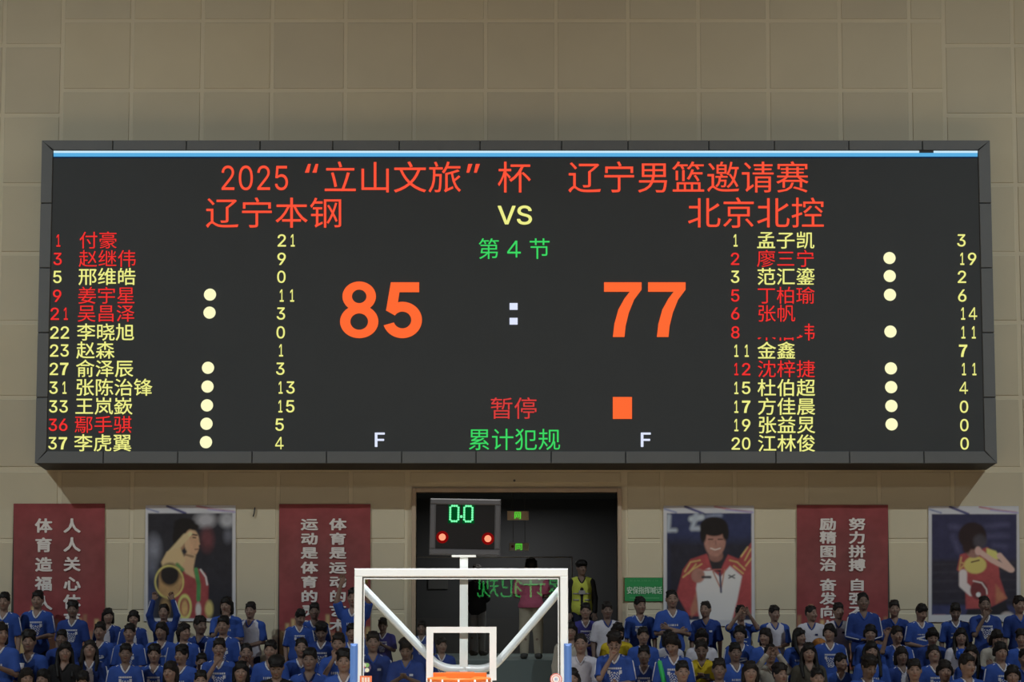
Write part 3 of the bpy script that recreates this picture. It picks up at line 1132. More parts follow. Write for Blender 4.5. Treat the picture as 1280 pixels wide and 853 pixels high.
banner(17, 131, 630, 'red slogan banner, leftmost of the three, beside the saluting athlete poster', [
    (90, list(zip('人人关心体育', (657.4, 681, 705.5, 730, 752.5, 775)))),
    (54.6, list(zip('体育造福人民', (657.4, 681.5, 706, 730, 754, 778))))], 20.5, 17.5, 1)
banner(349, 463, 630.5, 'red slogan banner, middle of the three, beside the dark doorway', [
    (422.3, list(zip('体育是运动的艺术', (655.8, 673.8, 691.4, 710, 727.7, 745.8, 764, 782)))),
    (386.7, list(zip('运动是体育的灵魂', (655.8, 673.8, 691.4, 710, 727.7, 745.8, 764, 782))))], 20.5, 14.5, 2)
banner(996, 1110, 631.5, 'red slogan banner, rightmost of the three, beside the table tennis poster', [
    (1071.4, list(zip('努力拼搏自强不息', (655.5, 672.2, 689.5, 706.6, 731.5, 748.5, 765.5, 783)))),
    (1035, list(zip('励精图治奋发向上', (655.5, 672.2, 689.5, 706.6, 731.5, 748.5, 765.5, 783))))], 20, 15, 3)


def poster_sheet(x0_, y0_, x1_, y1_, px0, py0, px1, py1, bg):
    s_ = Sheet(x0_, y0_, x1_, y1_, (128, 129, 133), 1.6)
    # printed ribbons across the top margin
    s_.line([(x0_ + 1, y0_ + 4), (x0_ + 16, y0_ + 8.5)], 1.8, (78, 88, 128), 1.5)
    s_.line([(x0_ + 27, y0_ + 1), (x0_ + 50, y0_ + 10)], 3, (45, 45, 95), 1.2)
    s_.line([(x0_ + 64, y0_ + 1), (x0_ + 85, y0_ + 5), (x0_ + 110, y0_ + 8)], 2.2, (136, 74, 84), 1.5)
    s_.line([(x0_ + 78, y0_ + 5), (x0_ + 112, y0_ + 8.5)], 1.5, (98, 98, 140), 1.5)
    s_.rect(px0, py0, px1, py1, bg, .8)
    return s_


def frame_mask(s_, px0, py0, px1, py1):
    """re-prints the white margin over paint that ran past the picture"""
    d = np.maximum(np.maximum(px0 - s_.X, s_.X - px1), np.maximum(py0 - s_.Y, s_.Y - py1))
    w_ = np.clip(.5 + d / .8, 0, 1) * (s_.Y > py0)
    s_.mix(w_, (128, 129, 133))


def place_poster(s_, label):
    b = s_.b
    t_ = thing('poster', label, 'poster', at((b[0] + b[2]) / 2, b[3], -.02), 'athlete posters on the wall')
    o = t_.location.copy()
    s_.build('printed_sheet', t_, o, -.02)
    MB().box(at(b[0], b[1], -.02).x - o.x, at(b[2], b[1], -.02).x - o.x, .002, .014, 0, at(b[0], b[1], -.02).z - o.z).build('backing', M['paper'], t_)


Z1 = lambda x, y: (x / 4.267, 600 + y / 4.267)
Z4 = lambda x, y: (760 + x / 4.267, 600 + y / 4.267)
Z5 = lambda x, y: (980 + x / 4.267, 600 + y / 4.267)
# poster 1: saluting athlete in red with a green ribbon
s = poster_sheet(182, 632, 294.5, 777, 184.8, 642, 290.5, 773.5, (31, 31, 38))
s.ell(*Z1(1095, 215), 12, 9, (112, 112, 118), 9)
s.ell(*Z1(1210, 215), 9, 9, (108, 110, 116), 8)
s.ell(*Z1(1215, 300), 5, 8, (70, 72, 84), 6)
s.ell(*Z1(820, 370), 8, 15, (88, 92, 106), 10)
s.ell(*Z1(810, 470), 6, 12, (70, 74, 88), 8)
s.ell(*Z1(1105, 320), 8, 14, (82, 36, 42), 8)
s.ell(*Z1(800, 620), 7, 22, (38, 48, 78), 10)
RED, SK = (124, 30, 34), (150, 112, 72)
s.poly([Z1(985, 470), Z1(1060, 475), Z1(1095, 500), Z1(1112, 560), Z1(1110, 745), Z1(940, 745), Z1(930, 600)], RED, 2)
s.line([Z1(1070, 480), Z1(1098, 520), Z1(1105, 560)], 2, (150, 140, 140), 1.2)
s.poly([Z1(960, 450), Z1(1000, 380), Z1(1045, 400), Z1(1030, 480), Z1(1045, 530), Z1(990, 500)], SK, 2)
s.ell(*Z1(985, 262), 14, 13, (22, 19, 19), 2)
s.ell(*Z1(955, 310), 8, 12, (24, 20, 19), 2)
s.ell(*Z1(1022, 330), 9.5, 15.5, SK, 1.6)
s.poly([Z1(1040, 290), Z1(1056, 318), Z1(1068, 345), Z1(1056, 350), Z1(1062, 362), Z1(1058, 378), Z1(1048, 398), Z1(1015, 395), Z1(1010, 300)], (144, 106, 68), 1.3)
s.ell(*Z1(985, 232), 13, 6, (22, 19, 19), 2)
s.ell(*Z1(1035, 252), 6, 4, (24, 20, 19), 2)
s.ell(*Z1(968, 345), 4, 7, (120, 84, 52), 1.5)
s.line([Z1(1025, 292), Z1(1050, 296)], 1.8, (34, 24, 20), 1)
s.line([Z1(1030, 308), Z1(1044, 310)], 1.6, (40, 26, 22), 1)
s.line([Z1(1040, 372), Z1(1056, 371)], 1.3, (100, 50, 42), 1)
s.line([Z1(985, 400), Z1(1030, 410)], 2, (100, 72, 46), 2)
s.line([Z1(1015, 288), Z1(985, 312)], 5, (172, 134, 86), 1.4)
s.line([Z1(990, 305), Z1(950, 350), Z1(905, 400)], 8.5, (160, 124, 78), 2)
s.poly([Z1(860, 440), Z1(890, 385), Z1(960, 360), Z1(990, 430), Z1(960, 480), Z1(870, 480)], (156, 120, 72), 2)
s.poly([Z1(850, 480), Z1(950, 470), Z1(975, 540), Z1(950, 610), Z1(890, 640), Z1(845, 600)], (140, 104, 46), 2.5)
s.ell(*Z1(905, 505), 12, 14, (27, 24, 24), 4)
s.ell(*Z1(903, 545), 17.5, 20, (166, 134, 44), 1.5, ring=2)
s.ell(*Z1(880, 690), 6, 14, (120, 92, 40), 4)
s.ell(*Z1(985, 680), 7.5, 14, (176, 142, 44), 1.5, ring=2.6)
s.ell(*Z1(985, 685), 4, 10, (150, 110, 40), 2)
s.line([Z1(945, 452), Z1(975, 480)], 4, (60, 110, 50), 2)
s.line([Z1(1045, 480), Z1(1060, 560), Z1(1058, 640)], 5.2, (42, 112, 52), 1.5)
s.ell(*Z1(1058, 695), 3.5, 9, (140, 134, 128), 2)
s.ell(*Z1(1115, 690), 5, 10, (160, 128, 50), 3)
frame_mask(s, 184.8, 642, 290.5, 773.5)
place_poster(s, 'white bordered poster of a saluting athlete in red singlet with green ribbon')
# poster 2: smiling athlete in a white and red jacket with a medal
s = poster_sheet(829.4, 632.5, 942.5, 783, 833.5, 642, 939.5, 775.5, (28, 36, 72))
s.rect(833, 676, 940, 776, (30, 30, 42), 14)
s.line([Z4(325, 195), Z4(322, 270), Z4(360, 270)], 5, (112, 122, 132), 4)
s.line([Z4(445, 210), Z4(500, 200)], 7, (118, 128, 136), 4)
s.line([Z4(470, 190), Z4(450, 260), Z4(500, 260)], 6, (108, 118, 130), 4)
s.line([Z4(530, 195), Z4(600, 190)], 5, (84, 94, 118), 4)
RJ = (136, 30, 34)
s.poly([Z4(700, 420), Z4(768, 330), Z4(768, 720), Z4(715, 720), Z4(730, 560)], RJ, 2)
s.poly([Z4(400, 480), Z4(440, 425), Z4(525, 395), Z4(610, 460), Z4(640, 400), Z4(700, 425), Z4(745, 470), Z4(762, 560), Z4(745, 700), Z4(670, 740), Z4(430, 725), Z4(365, 610)], RJ, 2)
for pts in ([(410, 490), (440, 440), (490, 430)], [(430, 500), (470, 450)], [(400, 520), (450, 480), (500, 450)], [(650, 430), (690, 440), (730, 480)], [(670, 460), (720, 500)], [(710, 410), (745, 360)], [(730, 430), (762, 370)], [(735, 460), (765, 420)]):
    s.line([Z4(*q) for q in pts], 1.8, (176, 118, 44), 1.4)
s.poly([Z4(470, 580), Z4(480, 500), Z4(540, 470), Z4(600, 520), Z4(650, 460), Z4(715, 515), Z4(690, 640), Z4(650, 790), Z4(500, 790), Z4(480, 700)], (146, 142, 141), 2)
s.poly([Z4(480, 700), Z4(445, 735), Z4(440, 690), Z4(470, 600)], (140, 80, 52), 3)
s.poly([Z4(530, 400), Z4(625, 405), Z4(600, 495), Z4(555, 480)], (38, 34, 38), 1.5)
s.ell(*Z4(575, 405), 9, 8, (112, 70, 58), 2)
s.ell(*Z4(570, 325), 13.5, 20, (134, 86, 70), 2)
s.ell(*Z4(565, 250), 17.5, 12, (24, 20, 20), 2)
s.ell(*Z4(508, 290), 4, 11, (24, 20, 20), 2)
s.ell(*Z4(628, 285), 4, 9, (24, 20, 20), 2)
for ex in (548, 600):
    s.line([Z4(ex - 12, 318), Z4(ex + 10, 318)], 1.5, (50, 28, 24), 1)
s.line([Z4(548, 366), Z4(572, 374), Z4(598, 366)], 1.6, (170, 130, 122), 1)
s.line([Z4(573, 325), Z4(576, 345)], 1.2, (112, 68, 56), 1)
s.line([Z4(500, 484), Z4(605, 478)], 1.5, (156, 60, 54), 1)
s.line([Z4(560, 490), Z4(603, 585), Z4(622, 480)], 1.5, (166, 82, 48), 1)
s.line([Z4(597, 500), Z4(603, 600)], 2.4, (40, 44, 74), 1)
s.ell(*Z4(480, 512), 8.5, 9, (134, 84, 70), 2)
s.line([Z4(645, 510), Z4(675, 525)], 1.5, (40, 40, 44), 1)
s.line([Z4(645, 525), Z4(675, 508)], 1.5, (40, 40, 44), 1)
s.line([Z4(505, 520), Z4(545, 520)], 3, (40, 38, 44), 1.5)
frame_mask(s, 833.5, 642, 939.5, 775.5)
place_poster(s, 'white bordered poster of a smiling athlete in white and red jacket holding a medal')
# poster 3: table tennis player
s = poster_sheet(1160.5, 633, 1273.5, 778, 1164.6, 643, 1271, 769, (33, 33, 64))
s.rect(1164, 700, 1272, 762, (33, 31, 44), 6)
for yy in (706, 716, 727, 740, 752):
    s.line([(1165, yy), (1271, yy - 2)], 2.4, (40, 38, 50), 3)
s.rect(1164, 757, 1272, 770, (36, 40, 78), 4)
for q in ((890, 250, 960, 260), (1080, 250, 1190, 240), (1090, 300, 1190, 300), (1120, 350, 1180, 355), (900, 300, 930, 380)):
    s.line([Z5(q[0], q[1]), Z5(q[2], q[3])], 5, (50, 50, 84), 7)
s.poly([Z5(940, 400), Z5(1000, 380), Z5(1085, 360), Z5(1140, 400), Z5(1150, 520), Z5(1188, 635), Z5(1090, 690), Z5(970, 690), Z5(965, 520), Z5(922, 480)], (134, 34, 36), 2)
s.poly([Z5(1130, 560), Z5(1188, 630), Z5(1130, 660)], (160, 80, 40), 4)
s.ell(*Z5(1020, 455), 14, 11, (178, 130, 34), 2)
s.line([Z5(945, 415), Z5(935, 480), Z5(965, 450), Z5(940, 440)], 2, (170, 110, 40), 1.5)
s.poly([Z5(1080, 365), Z5(1130, 380), Z5(1160, 420), Z5(1120, 430), Z5(1080, 400)], (150, 138, 44), 2)
s.line([Z5(1000, 440), Z5(1040, 430)], 1.8, (60, 30, 26), 1)
s.ell(*Z5(1012, 375), 10, 10, (118, 76, 66), 2)
s.ell(*Z5(1005, 300), 17.5, 17, (34, 21, 23), 3)
s.ell(*Z5(975, 360), 5, 8, (38, 22, 22), 3)
s.ell(*Z5(1045, 330), 8, 9, (52, 48, 56), 5)
s.line([Z5(1045, 385), Z5(1110, 430), Z5(1205, 480)], 6.5, (150, 112, 100), 1.6)
s.line([Z5(1150, 405), Z5(1215, 480)], 7, (150, 112, 100), 1.6)
s.ell(*Z5(1035, 380), 4, 5.5, (150, 108, 98), 1.5)
s.line([Z5(955, 500), Z5(955, 560), Z5(1000, 600)], 10, (146, 134, 134), 2)
s.ell(*Z5(1040, 590), 11, 12, (92, 24, 30), 2)
s.line([Z5(1010, 540), Z5(1055, 550), Z5(1080, 585), Z5(1083, 610)], 1.8, (140, 130, 126), 1)
s.ell(*Z5(1037, 613), 3, 3, (165, 160, 156), 1)
s.poly([Z5(980, 690), Z5(1090, 685), Z5(1180, 650), Z5(1215, 740), Z5(960, 745)], (30, 28, 34), 2.5)
s.ell(*Z5(1190, 730), 8, 6, (130, 120, 116), 3)
s.line([Z5(800, 722), Z5(860, 722)], 1.5, (130, 84, 94), 1.5)
frame_mask(s, 1164.6, 643, 1271, 769)
place_poster(s, 'white bordered poster of a table tennis player in red and yellow shirt')


# ------------------------------------------------------------ people: continuous bodies from signed distance fields
class Field:
    def __init__(self, lo, hi, h):
        self.lo, self.h = np.array(lo, float), h
        self.n = [int(math.ceil((b_ - a_) / h)) + 1 for a_, b_ in zip(lo, hi)]
        self.v = np.full(self.n, 1.0, dtype=np.float32)

    def sub_grid(self, lo, hi):
        i0 = [max(0, int((lo[k] - self.lo[k]) / self.h)) for k in range(3)]
        i1 = [min(self.n[k], int((hi[k] - self.lo[k]) / self.h) + 2) for k in range(3)]
        if any(i1[k] <= i0[k] for k in range(3)):
            return None, None
        sl = tuple(slice(i0[k], i1[k]) for k in range(3))
        G = np.meshgrid(*[self.lo[k] + self.h * np.arange(i0[k], i1[k], dtype=np.float32) for k in range(3)], indexing='ij', sparse=True)
        return sl, G

    def _min(self, sl, d, k):
        v = self.v[sl]
        hh = np.clip(.5 + .5 * (v - d) / k, 0, 1)
        self.v[sl] = v + (d - v) * hh - k * hh * (1 - hh)

    def _max(self, sl, d, k):
        v = self.v[sl]
        hh = np.clip(.5 - .5 * (v + d) / k, 0, 1)
        self.v[sl] = v + (-d - v) * hh + k * hh * (1 - hh)

    def cap(self, a_, b_, r1, r2=None, k=.01, sub=False):
        a_, b_ = np.array(a_, float), np.array(b_, float)
        r2 = r1 if r2 is None else r2
        m_ = max(r1, r2) + k + .03
        sl, G = self.sub_grid(np.minimum(a_, b_) - m_, np.maximum(a_, b_) + m_)
        if sl is None:
            return
        ba = b_ - a_
        pa = [G[i] - a_[i] for i in range(3)]
        t_ = np.clip((pa[0] * ba[0] + pa[1] * ba[1] + pa[2] * ba[2]) / max(ba @ ba, 1e-9), 0, 1)
        d = np.sqrt((pa[0] - ba[0] * t_) ** 2 + (pa[1] - ba[1] * t_) ** 2 + (pa[2] - ba[2] * t_) ** 2) - (r1 + (r2 - r1) * t_)
        (self._max if sub else self._min)(sl, d, k)

    def ell(self, c_, r_, k=.02, rot=None, sub=False):
        c_, r_ = np.array(c_, float), np.array(r_, float)
        m_ = r_.max() + k + .03
        sl, G = self.sub_grid(c_ - m_, c_ + m_)
        if sl is None:
            return
        p = [G[i] - c_[i] for i in range(3)]
        if rot is not None:
            Q = np.array(rot.transposed())
            p = [Q[i, 0] * p[0] + Q[i, 1] * p[1] + Q[i, 2] * p[2] for i in range(3)]
        k0 = np.sqrt(sum((p[i] / r_[i]) ** 2 for i in range(3)))
        k1 = np.sqrt(sum((p[i] / r_[i] ** 2) ** 2 for i in range(3))) + 1e-6
        (self._max if sub else self._min)(sl, k0 * (k0 - 1) / k1, k)

    def front(self, x, z):
        """y of the first surface met from the front (-y)"""
        i = np.clip(np.round((x - self.lo[0]) / self.h).astype(int), 0, self.n[0] - 1)
        kk = np.clip(np.round((z - self.lo[2]) / self.h).astype(int), 0, self.n[2] - 1)
        colv = self.v[i, :, kk]
        j = (colv < 0).argmax(-1)
        j = np.clip(j, 1, self.n[1] - 1)
        v1 = np.take_along_axis(colv, j[:, None], 1)[:, 0]
        v0 = np.take_along_axis(colv, j[:, None] - 1, 1)[:, 0]
        return self.lo[1] + self.h * (j - 1 + v0 / (v0 - v1 + 1e-9))

    def nets(self):
        v = self.v
        ins = v < 0
        c = np.zeros([n_ - 1 for n_ in self.n], dtype=np.int8)
        for dx in (0, 1):
            for dy in (0, 1):
                for dz in (0, 1):
                    c += ins[dx:self.n[0] - 1 + dx, dy:self.n[1] - 1 + dy, dz:self.n[2] - 1 + dz]
        act = (c > 0) & (c < 8)
        I = np.argwhere(act)
        idx = np.full(act.shape, -1, dtype=np.int32)
        idx[act] = np.arange(len(I))
        cv_ = {}
        for dx in (0, 1):
            for dy in (0, 1):
                for dz in (0, 1):
                    cv_[(dx, dy, dz)] = v[I[:, 0] + dx, I[:, 1] + dy, I[:, 2] + dz]
        P = np.zeros((len(I), 3))
        W = np.zeros(len(I))
        cs = list(cv_)
        for a_ in cs:
            for ax in range(3):
                if a_[ax] == 0:
                    b_ = list(a_)
                    b_[ax] = 1
                    va, vb = cv_[a_], cv_[tuple(b_)]
                    m_ = (va < 0) != (vb < 0)
                    t_ = np.where(m_, va / np.where(m_, va - vb, 1), 0)
                    p = np.tile(np.array(a_, float), (len(I), 1))
                    p[:, ax] = t_
                    P += p * m_[:, None]
                    W += m_
        P = (I + P / W[:, None]) * self.h + self.lo
        F = []
        for ax in range(3):
            u_, w_ = (ax + 1) % 3, (ax + 2) % 3
            s0 = [slice(None)] * 3
            s1 = [slice(None)] * 3
            s0[ax] = slice(0, -1)
            s1[ax] = slice(1, None)
            a_, b_ = ins[tuple(s0)], ins[tuple(s1)]
            E = np.argwhere(a_ != b_)
            E = E[(E[:, u_] > 0) & (E[:, w_] > 0) & (E[:, u_] < self.n[u_] - 1) & (E[:, w_] < self.n[w_] - 1)]
            flip = a_[E[:, 0], E[:, 1], E[:, 2]]
            q = []
            for du, dw in ((1, 1), (0, 1), (0, 0), (1, 0)):
                e = E.copy()
                e[:, u_] -= du
                e[:, w_] -= dw
                q.append(idx[e[:, 0], e[:, 1], e[:, 2]])
            q = np.stack(q, -1)
            q[~flip] = q[~flip][:, ::-1]
            F.append(q)
        return P, np.concatenate(F)


NECK = np.array((0, .005, 1.32))


def head_rot(yaw, pitch):
    return Matrix.Rotation(R(yaw), 3, 'Z') @ Matrix.Rotation(R(pitch), 3, 'X')


def hr(rot, p):
    return np.array(rot @ Vector(tuple(np.array(p) - NECK))) + NECK


# elbow, wrist for the right (-x) and left (+x) arm
ARM = {
    'down': (((.205, .02, .96), (.205, -.05, .74)),) * 2,
    'clasp': (((.20, .01, .97), (.05, -.19, .93)),) * 2,
    'cross': (((.205, -.03, .99), (-.07, -.165, 1.01)), ((.205, -.03, .98), (-.07, -.155, 1.055))),
    'raise': (((.21, -.05, 1.38), (.15, -.08, 1.60)),) * 2,
    'shield': (((.22, -.13, 1.22), (.08, -.19, 1.42)),) * 2,
    'photo': (((.19, -.14, 1.10), (.07, -.24, 1.30)),) * 2,
    'phone': (((.195, -.03, 1.0), (.055, -.24, 1.08)),) * 2,
    'chin': (((.17, -.12, 1.02), (.03, -.145, 1.26)), ((.20, .0, .97), (.04, -.18, .96))),
    'wave': (((.22, -.08, 1.20), (.17, -.14, 1.42)), ((.195, -.03, 1.0), (.06, -.22, 1.06))),
}


def arms_of(pose):
    out = []
    for s_, (e, w_) in zip((-1, 1), ARM[pose]):
        sh_ = np.array((s_ * .158, .005, 1.205))
        out.append((s_, sh_, np.array((s_ * e[0], e[1], e[2])), np.array((s_ * w_[0], w_[1], w_[2]))))
    return out


def bounds(pose):
    zt = 1.84 if pose == 'raise' else 1.64
    return (-.34, -.42, -.02), (.34, .2, zt)


def add_body(f, pose, yaw, pitch):
    rot = head_rot(yaw, pitch)
    # trunk
    f.ell((0, .0, 1.13), (.142, .088, .155), .02)
    f.ell((0, -.002, .97), (.118, .08, .14), .05)
    f.ell((0, .01, .83), (.138, .095, .10), .05)
    f.cap((-.12, .01, 1.225), (.12, .01, 1.225), .042, k=.05)
    f.cap((0, .012, 1.22), hr(rot, (0, .012, 1.35)), .052, .048, k=.035)
    for s_ in (-1, 1):
        f.cap((s_ * .075, 0, .80), (s_ * .085, -.008, .44), .078, .05, k=.03)
        f.cap((s_ * .085, -.008, .44), (s_ * .09, .012, .09), .05, .034, k=.02)
        f.ell((s_ * .085, .018, .30), (.045, .045, .09), .03)
        f.ell((s_ * .095, -.04, .035), (.038, .105, .034), .03)
    # head: skull, jaw, face
    f.ell(hr(rot, (0, .012, 1.445)), (.076, .093, .098), .03, rot)
    f.ell(hr(rot, (0, -.018, 1.39)), (.060, .068, .072), .03, rot)
    f.ell(hr(rot, (0, -.058, 1.345)), (.026, .02, .018), .025, rot)
    for s_ in (-1, 1):
        f.ell(hr(rot, (s_ * .03, -.088, 1.437)), (.017, .014, .011), .012, rot, sub=True)
        f.ell(hr(rot, (s_ * .03, -.073, 1.437)), (.011, .010, .009), .004, rot)
        f.ell(hr(rot, (s_ * .077, .008, 1.425)), (.010, .018, .030), .008, rot)
        f.ell(hr(rot, (s_ * .036, -.068, 1.405)), (.02, .016, .018), .02, rot)
    f.cap(hr(rot, (0, -.083, 1.44)), hr(rot, (0, -.104, 1.405)), .008, .013, k=.012)
    f.ell(hr(rot, (0, -.084, 1.375)), (.024, .010, .008), .006, rot)
    # arms and hands
    for s_, sh_, e, w_ in arms_of(pose):
        f.cap(sh_, e, .045, .034, k=.035)
        f.cap(e, w_, .035, .023, k=.015)
        d = (w_ - e) / np.linalg.norm(w_ - e)
        up = np.array((0, -1.0, 0)) if abs(d[1]) < .75 else np.array((0, 0, 1.0))
        lat = np.cross(d, up)
        lat /= np.linalg.norm(lat)
        nm = np.cross(lat, d)
        for o_ in (-.018, .0, .018):
            f.cap(w_ + d * .012 + lat * o_ * .6, w_ + d * .068 + lat * o_, .016, .015, k=.012)
        for o_, ln in ((-.029, .052), (-.010, .066), (.010, .07), (.029, .062)):
            b0 = w_ + d * .07 + lat * o_
            b1 = b0 + d * ln * .55 + nm * .006 + lat * o_ * .12
            b2 = b1 + d * ln * .45 + nm * .018
            f.cap(b0, b1, .0095, .009, k=.004)
            f.cap(b1, b2, .009, .0078, k=.004)
        th = -s_ if pose in ('raise', 'shield') else s_
        t0 = w_ + d * .025 + lat * .026 * th
        t1 = t0 + d * .032 + lat * .026 * th + nm * .008
        f.cap(t0, t1, .014, .011, k=.008)
        f.cap(t1, t1 + d * .026 + lat * .005 * th, .011, .009, k=.005)


def body_mesh(pose, yaw, pitch):
    f = Field(*bounds(pose), .0085)
    add_body(f, pose, yaw, pitch)
    P, F = f.nets()
    me = new_mesh('body', P, F, True)
    rot = head_rot(yaw, pitch)
    Q = np.array(rot.transposed())
    L = (P - NECK) @ Q.T + NECK
    ax = np.abs(L[:, 0])
    frontal = L[:, 1] < -.04
    eye = np.exp(-(((ax - .031) / .014) ** 2 + ((L[:, 2] - 1.437) / .008) ** 2) ** 2) * frontal
    brow = np.exp(-(((ax - .032) / .02) ** 2 + ((L[:, 2] - 1.460) / .006) ** 2) ** 2) * frontal
    lip = np.exp(-((L[:, 0] / .024) ** 2 + ((L[:, 2] - 1.375) / .008) ** 2) ** 2) * frontal
    a_ = me.color_attributes.new('feature', 'FLOAT_COLOR', 'POINT')
    rgba = np.zeros((len(P), 4), dtype=np.float32)
    rgba[:, 0] = np.clip(eye + .8 * brow, 0, 1)
    rgba[:, 1] = lip
    rgba[:, 3] = 1
    a_.data.foreach_set('color', rgba.ravel())
    return me


def skin_mat(name, c_):
    m = mat(name, c_, .55, 0, .3)
    nt = m.node_tree
    b = nt.nodes['Principled BSDF']
    a_ = nt.nodes.new('ShaderNodeAttribute')
    a_.attribute_name = 'feature'
    sp = nt.nodes.new('ShaderNodeSeparateColor')
    nt.links.new(a_.outputs['Color'], sp.inputs[0])
    m1 = nt.nodes.new('ShaderNodeMix')
    m1.data_type = 'RGBA'
    m1.inputs[6].default_value = (*c_, 1)
    m1.inputs[7].default_value = (.012, .008, .007, 1)
    nt.links.new(sp.outputs[0], m1.inputs[0])
    m2 = nt.nodes.new('ShaderNodeMix')
    m2.data_type = 'RGBA'
    m2.inputs[7].default_value = (c_[0] * .75, c_[1] * .38, c_[2] * .4, 1)
    nt.links.new(sp.outputs[1], m2.inputs[0])
    nt.links.new(m1.outputs[2], m2.inputs[6])
    nt.links.new(m2.outputs[2], b.inputs['Base Color'])
    return m


def cloth_meshes(pose, style):
    """style: short (short sleeves), long (long sleeves), vest (no sleeves, open)"""
    lo, hi = bounds(pose)
    f = Field((lo[0], lo[1], .62), (hi[0], hi[1], hi[2]), .011)
    g_ = .02 if style != 'vest' else .028
    f.ell((0, .0, 1.12), (.142 + g_, .088 + g_, .16), .02)
    f.ell((0, -.002, .97), (.125 + g_, .085 + g_, .15), .06)
    f.ell((0, .008, .82), (.150 + g_, .112 + g_, .17), .05)
    f.cap((-.13, .008, 1.222), (.13, .008, 1.222), .044 + g_ * .6, k=.04)
    f.cap((-.07, .01, 1.25), (.07, .01, 1.25), .034 + g_ * .6, k=.03)
    f.v[:, :, :int(((.79 if style == 'tucked' else .70) - .62) / .011)] = 1
    if style != 'vest':
        for s_, sh_, e, w_ in arms_of(pose):
            if style in ('short', 'tucked'):
                q = sh_ + (e - sh_) * .82
                f.cap(sh_, q, .06, .062, k=.03)
                d = (q - sh_) / np.linalg.norm(q - sh_)
                f.cap(q + d * .068, q + d * .11, .064, .07, k=.004, sub=True)
            else:
                f.cap(sh_, e, .058, .050, k=.03)
                f.cap(e, w_ - (w_ - e) * .04, .050, .038, k=.02)
    # soft folds at the waist
    for k_ in range(5):
        z_ = .80 + .06 * k_
        f.cap((-.13, -.13 + .01 * (k_ % 2), z_), (.02 + .03 * k_, -.135, z_ - .035), .006, k=.012, sub=True)
    xs, zs = None, None
    fr = Field.__new__(Field)
    fr.lo, fr.h, fr.n, fr.v = f.lo, f.h, f.n, f.v.copy()
    f.cap((0, .0, 1.30), (0, .012, 1.42), .066, .10, k=.008, sub=True)
    if style == 'vest':
        f.cap((0, -.12, .75), (0, -.12, 1.10), .014, .03, k=.01, sub=True)
    f.ell((0, -.085, 1.265), (.040, .06, .062), .006, sub=True)
    P, F = f.nets()
    return new_mesh('shirt', P, F, True), fr


def collar_mesh(fr):
    pts = []
    for x_, z_ in ((-.052, 1.27), (-.036, 1.235), (-.018, 1.208), (0, 1.19), (.018, 1.208), (.036, 1.235), (.052, 1.27)):
        y_ = float(fr.front(np.array([x_]), np.array([z_]))[0])
        pts.append((x_, y_ - .002, z_))
    for a_ in (25, 60, 90, 120, 155):
        pts.append((.066 * math.cos(R(a_)), .012 + .062 * math.sin(R(a_)), 1.292))
    mb = MB()
    mb.tube(pts, .0105, 6, closed=True)
    return new_mesh('collar', mb.v, mb.f, True)


def emblem_mesh(fr, kind):
    h_ = .0055
    xs = np.arange(-.10, .1001, h_)
    zs = np.arange(.955, 1.165, h_)
    X, Z = np.meshgrid(xs, zs)
    ax = np.abs(X)
    if kind == 'beast':       # striped animal head with pointed ears, and a word bar above
        zc = (Z - .965) / .13
        wd = .028 + .052 * np.clip(zc, 0, 1) ** .7
        m_ = (ax < wd) & (zc > 0) & (zc < 1)
        st = np.sin((Z * 1.0 + ax * .9) * 2 * math.pi / .030)
        st2 = np.sin((ax * 1.2 - Z * .5) * 2 * math.pi / .034)
        m_ &= ((st > -.15) | (ax > wd - .012)) & ((st2 > -.55) | (zc < .25))
        m_ |= (ax > .050) & (ax < .082) & (zc > .82) & (zc < 1.12)
        m_ |= (ax < .078) & (Z > 1.125) & (Z < 1.145) & (np.sin(X * 2 * math.pi / .022) > -.45)
    elif kind == 'bars':
        m_ = (np.abs(Z - 1.06 - X * .25) < .012) & (ax < .085)
        m_ |= (np.abs(Z - 1.02 + X * .2) < .010) & (ax < .06)
        m_ |= (np.abs(Z - 1.10) < .008) & (ax < .075) & (np.sin(X * 2 * math.pi / .02) > -.4)
    elif kind == 'badge':
        m_ = (np.abs(X - .068) < .022) & (np.abs(Z - 1.115) < .012)
    else:
        m_ = (np.abs(Z - 1.09) < .014) & (ax < .07) & (np.sin(X * 2 * math.pi / .024) > -.35)
    Y_ = fr.front(X.ravel(), Z.ravel()).reshape(X.shape)
    ok = m_[:-1, :-1]
    dy = np.abs(Y_[1:, 1:] - Y_[:-1, :-1]) < .02
    ii = np.arange(X.size).reshape(X.shape)
    sel = ok & dy
    F = np.stack([ii[:-1, :-1][sel], ii[:-1, 1:][sel], ii[1:, 1:][sel], ii[1:, :-1][sel]], -1)
    V = np.stack([X.ravel(), Y_.ravel() - .005, Z.ravel()], -1)
    used, inv = np.unique(F, return_inverse=True)
    return new_mesh('chest_emblem', V[used], inv.reshape(F.shape), True)


def stripe_mesh(pose, style, s_):
    for ss, sh_, e, w_ in arms_of(pose):
        if ss == s_:
            end = sh_ + (e - sh_) * .85
            d = (e - sh_) / np.linalg.norm(e - sh_)
            out = np.array((s_ * 1.0, -.55, .25))
            out -= d * (out @ d)
            out /= np.linalg.norm(out)
            P = [np.array((s_ * .085, -.02, 1.282)), sh_ + out * .061, sh_ + (end - sh_) * .5 + out * .061, end + out * .060]
            if style == 'long':
                d2 = (w_ - e) / np.linalg.norm(w_ - e)
                o2 = np.array((s_ * 1.0, -.3, 0))
                o2 -= d2 * (o2 @ d2)
                o2 /= np.linalg.norm(o2)
                P += [e + o2 * .05, w_ - d2 * .01 + o2 * .038]
            mb = MB().tube([tuple(p) for p in P], .0085, 5)
            return new_mesh('sleeve_stripe', mb.v, mb.f, True)


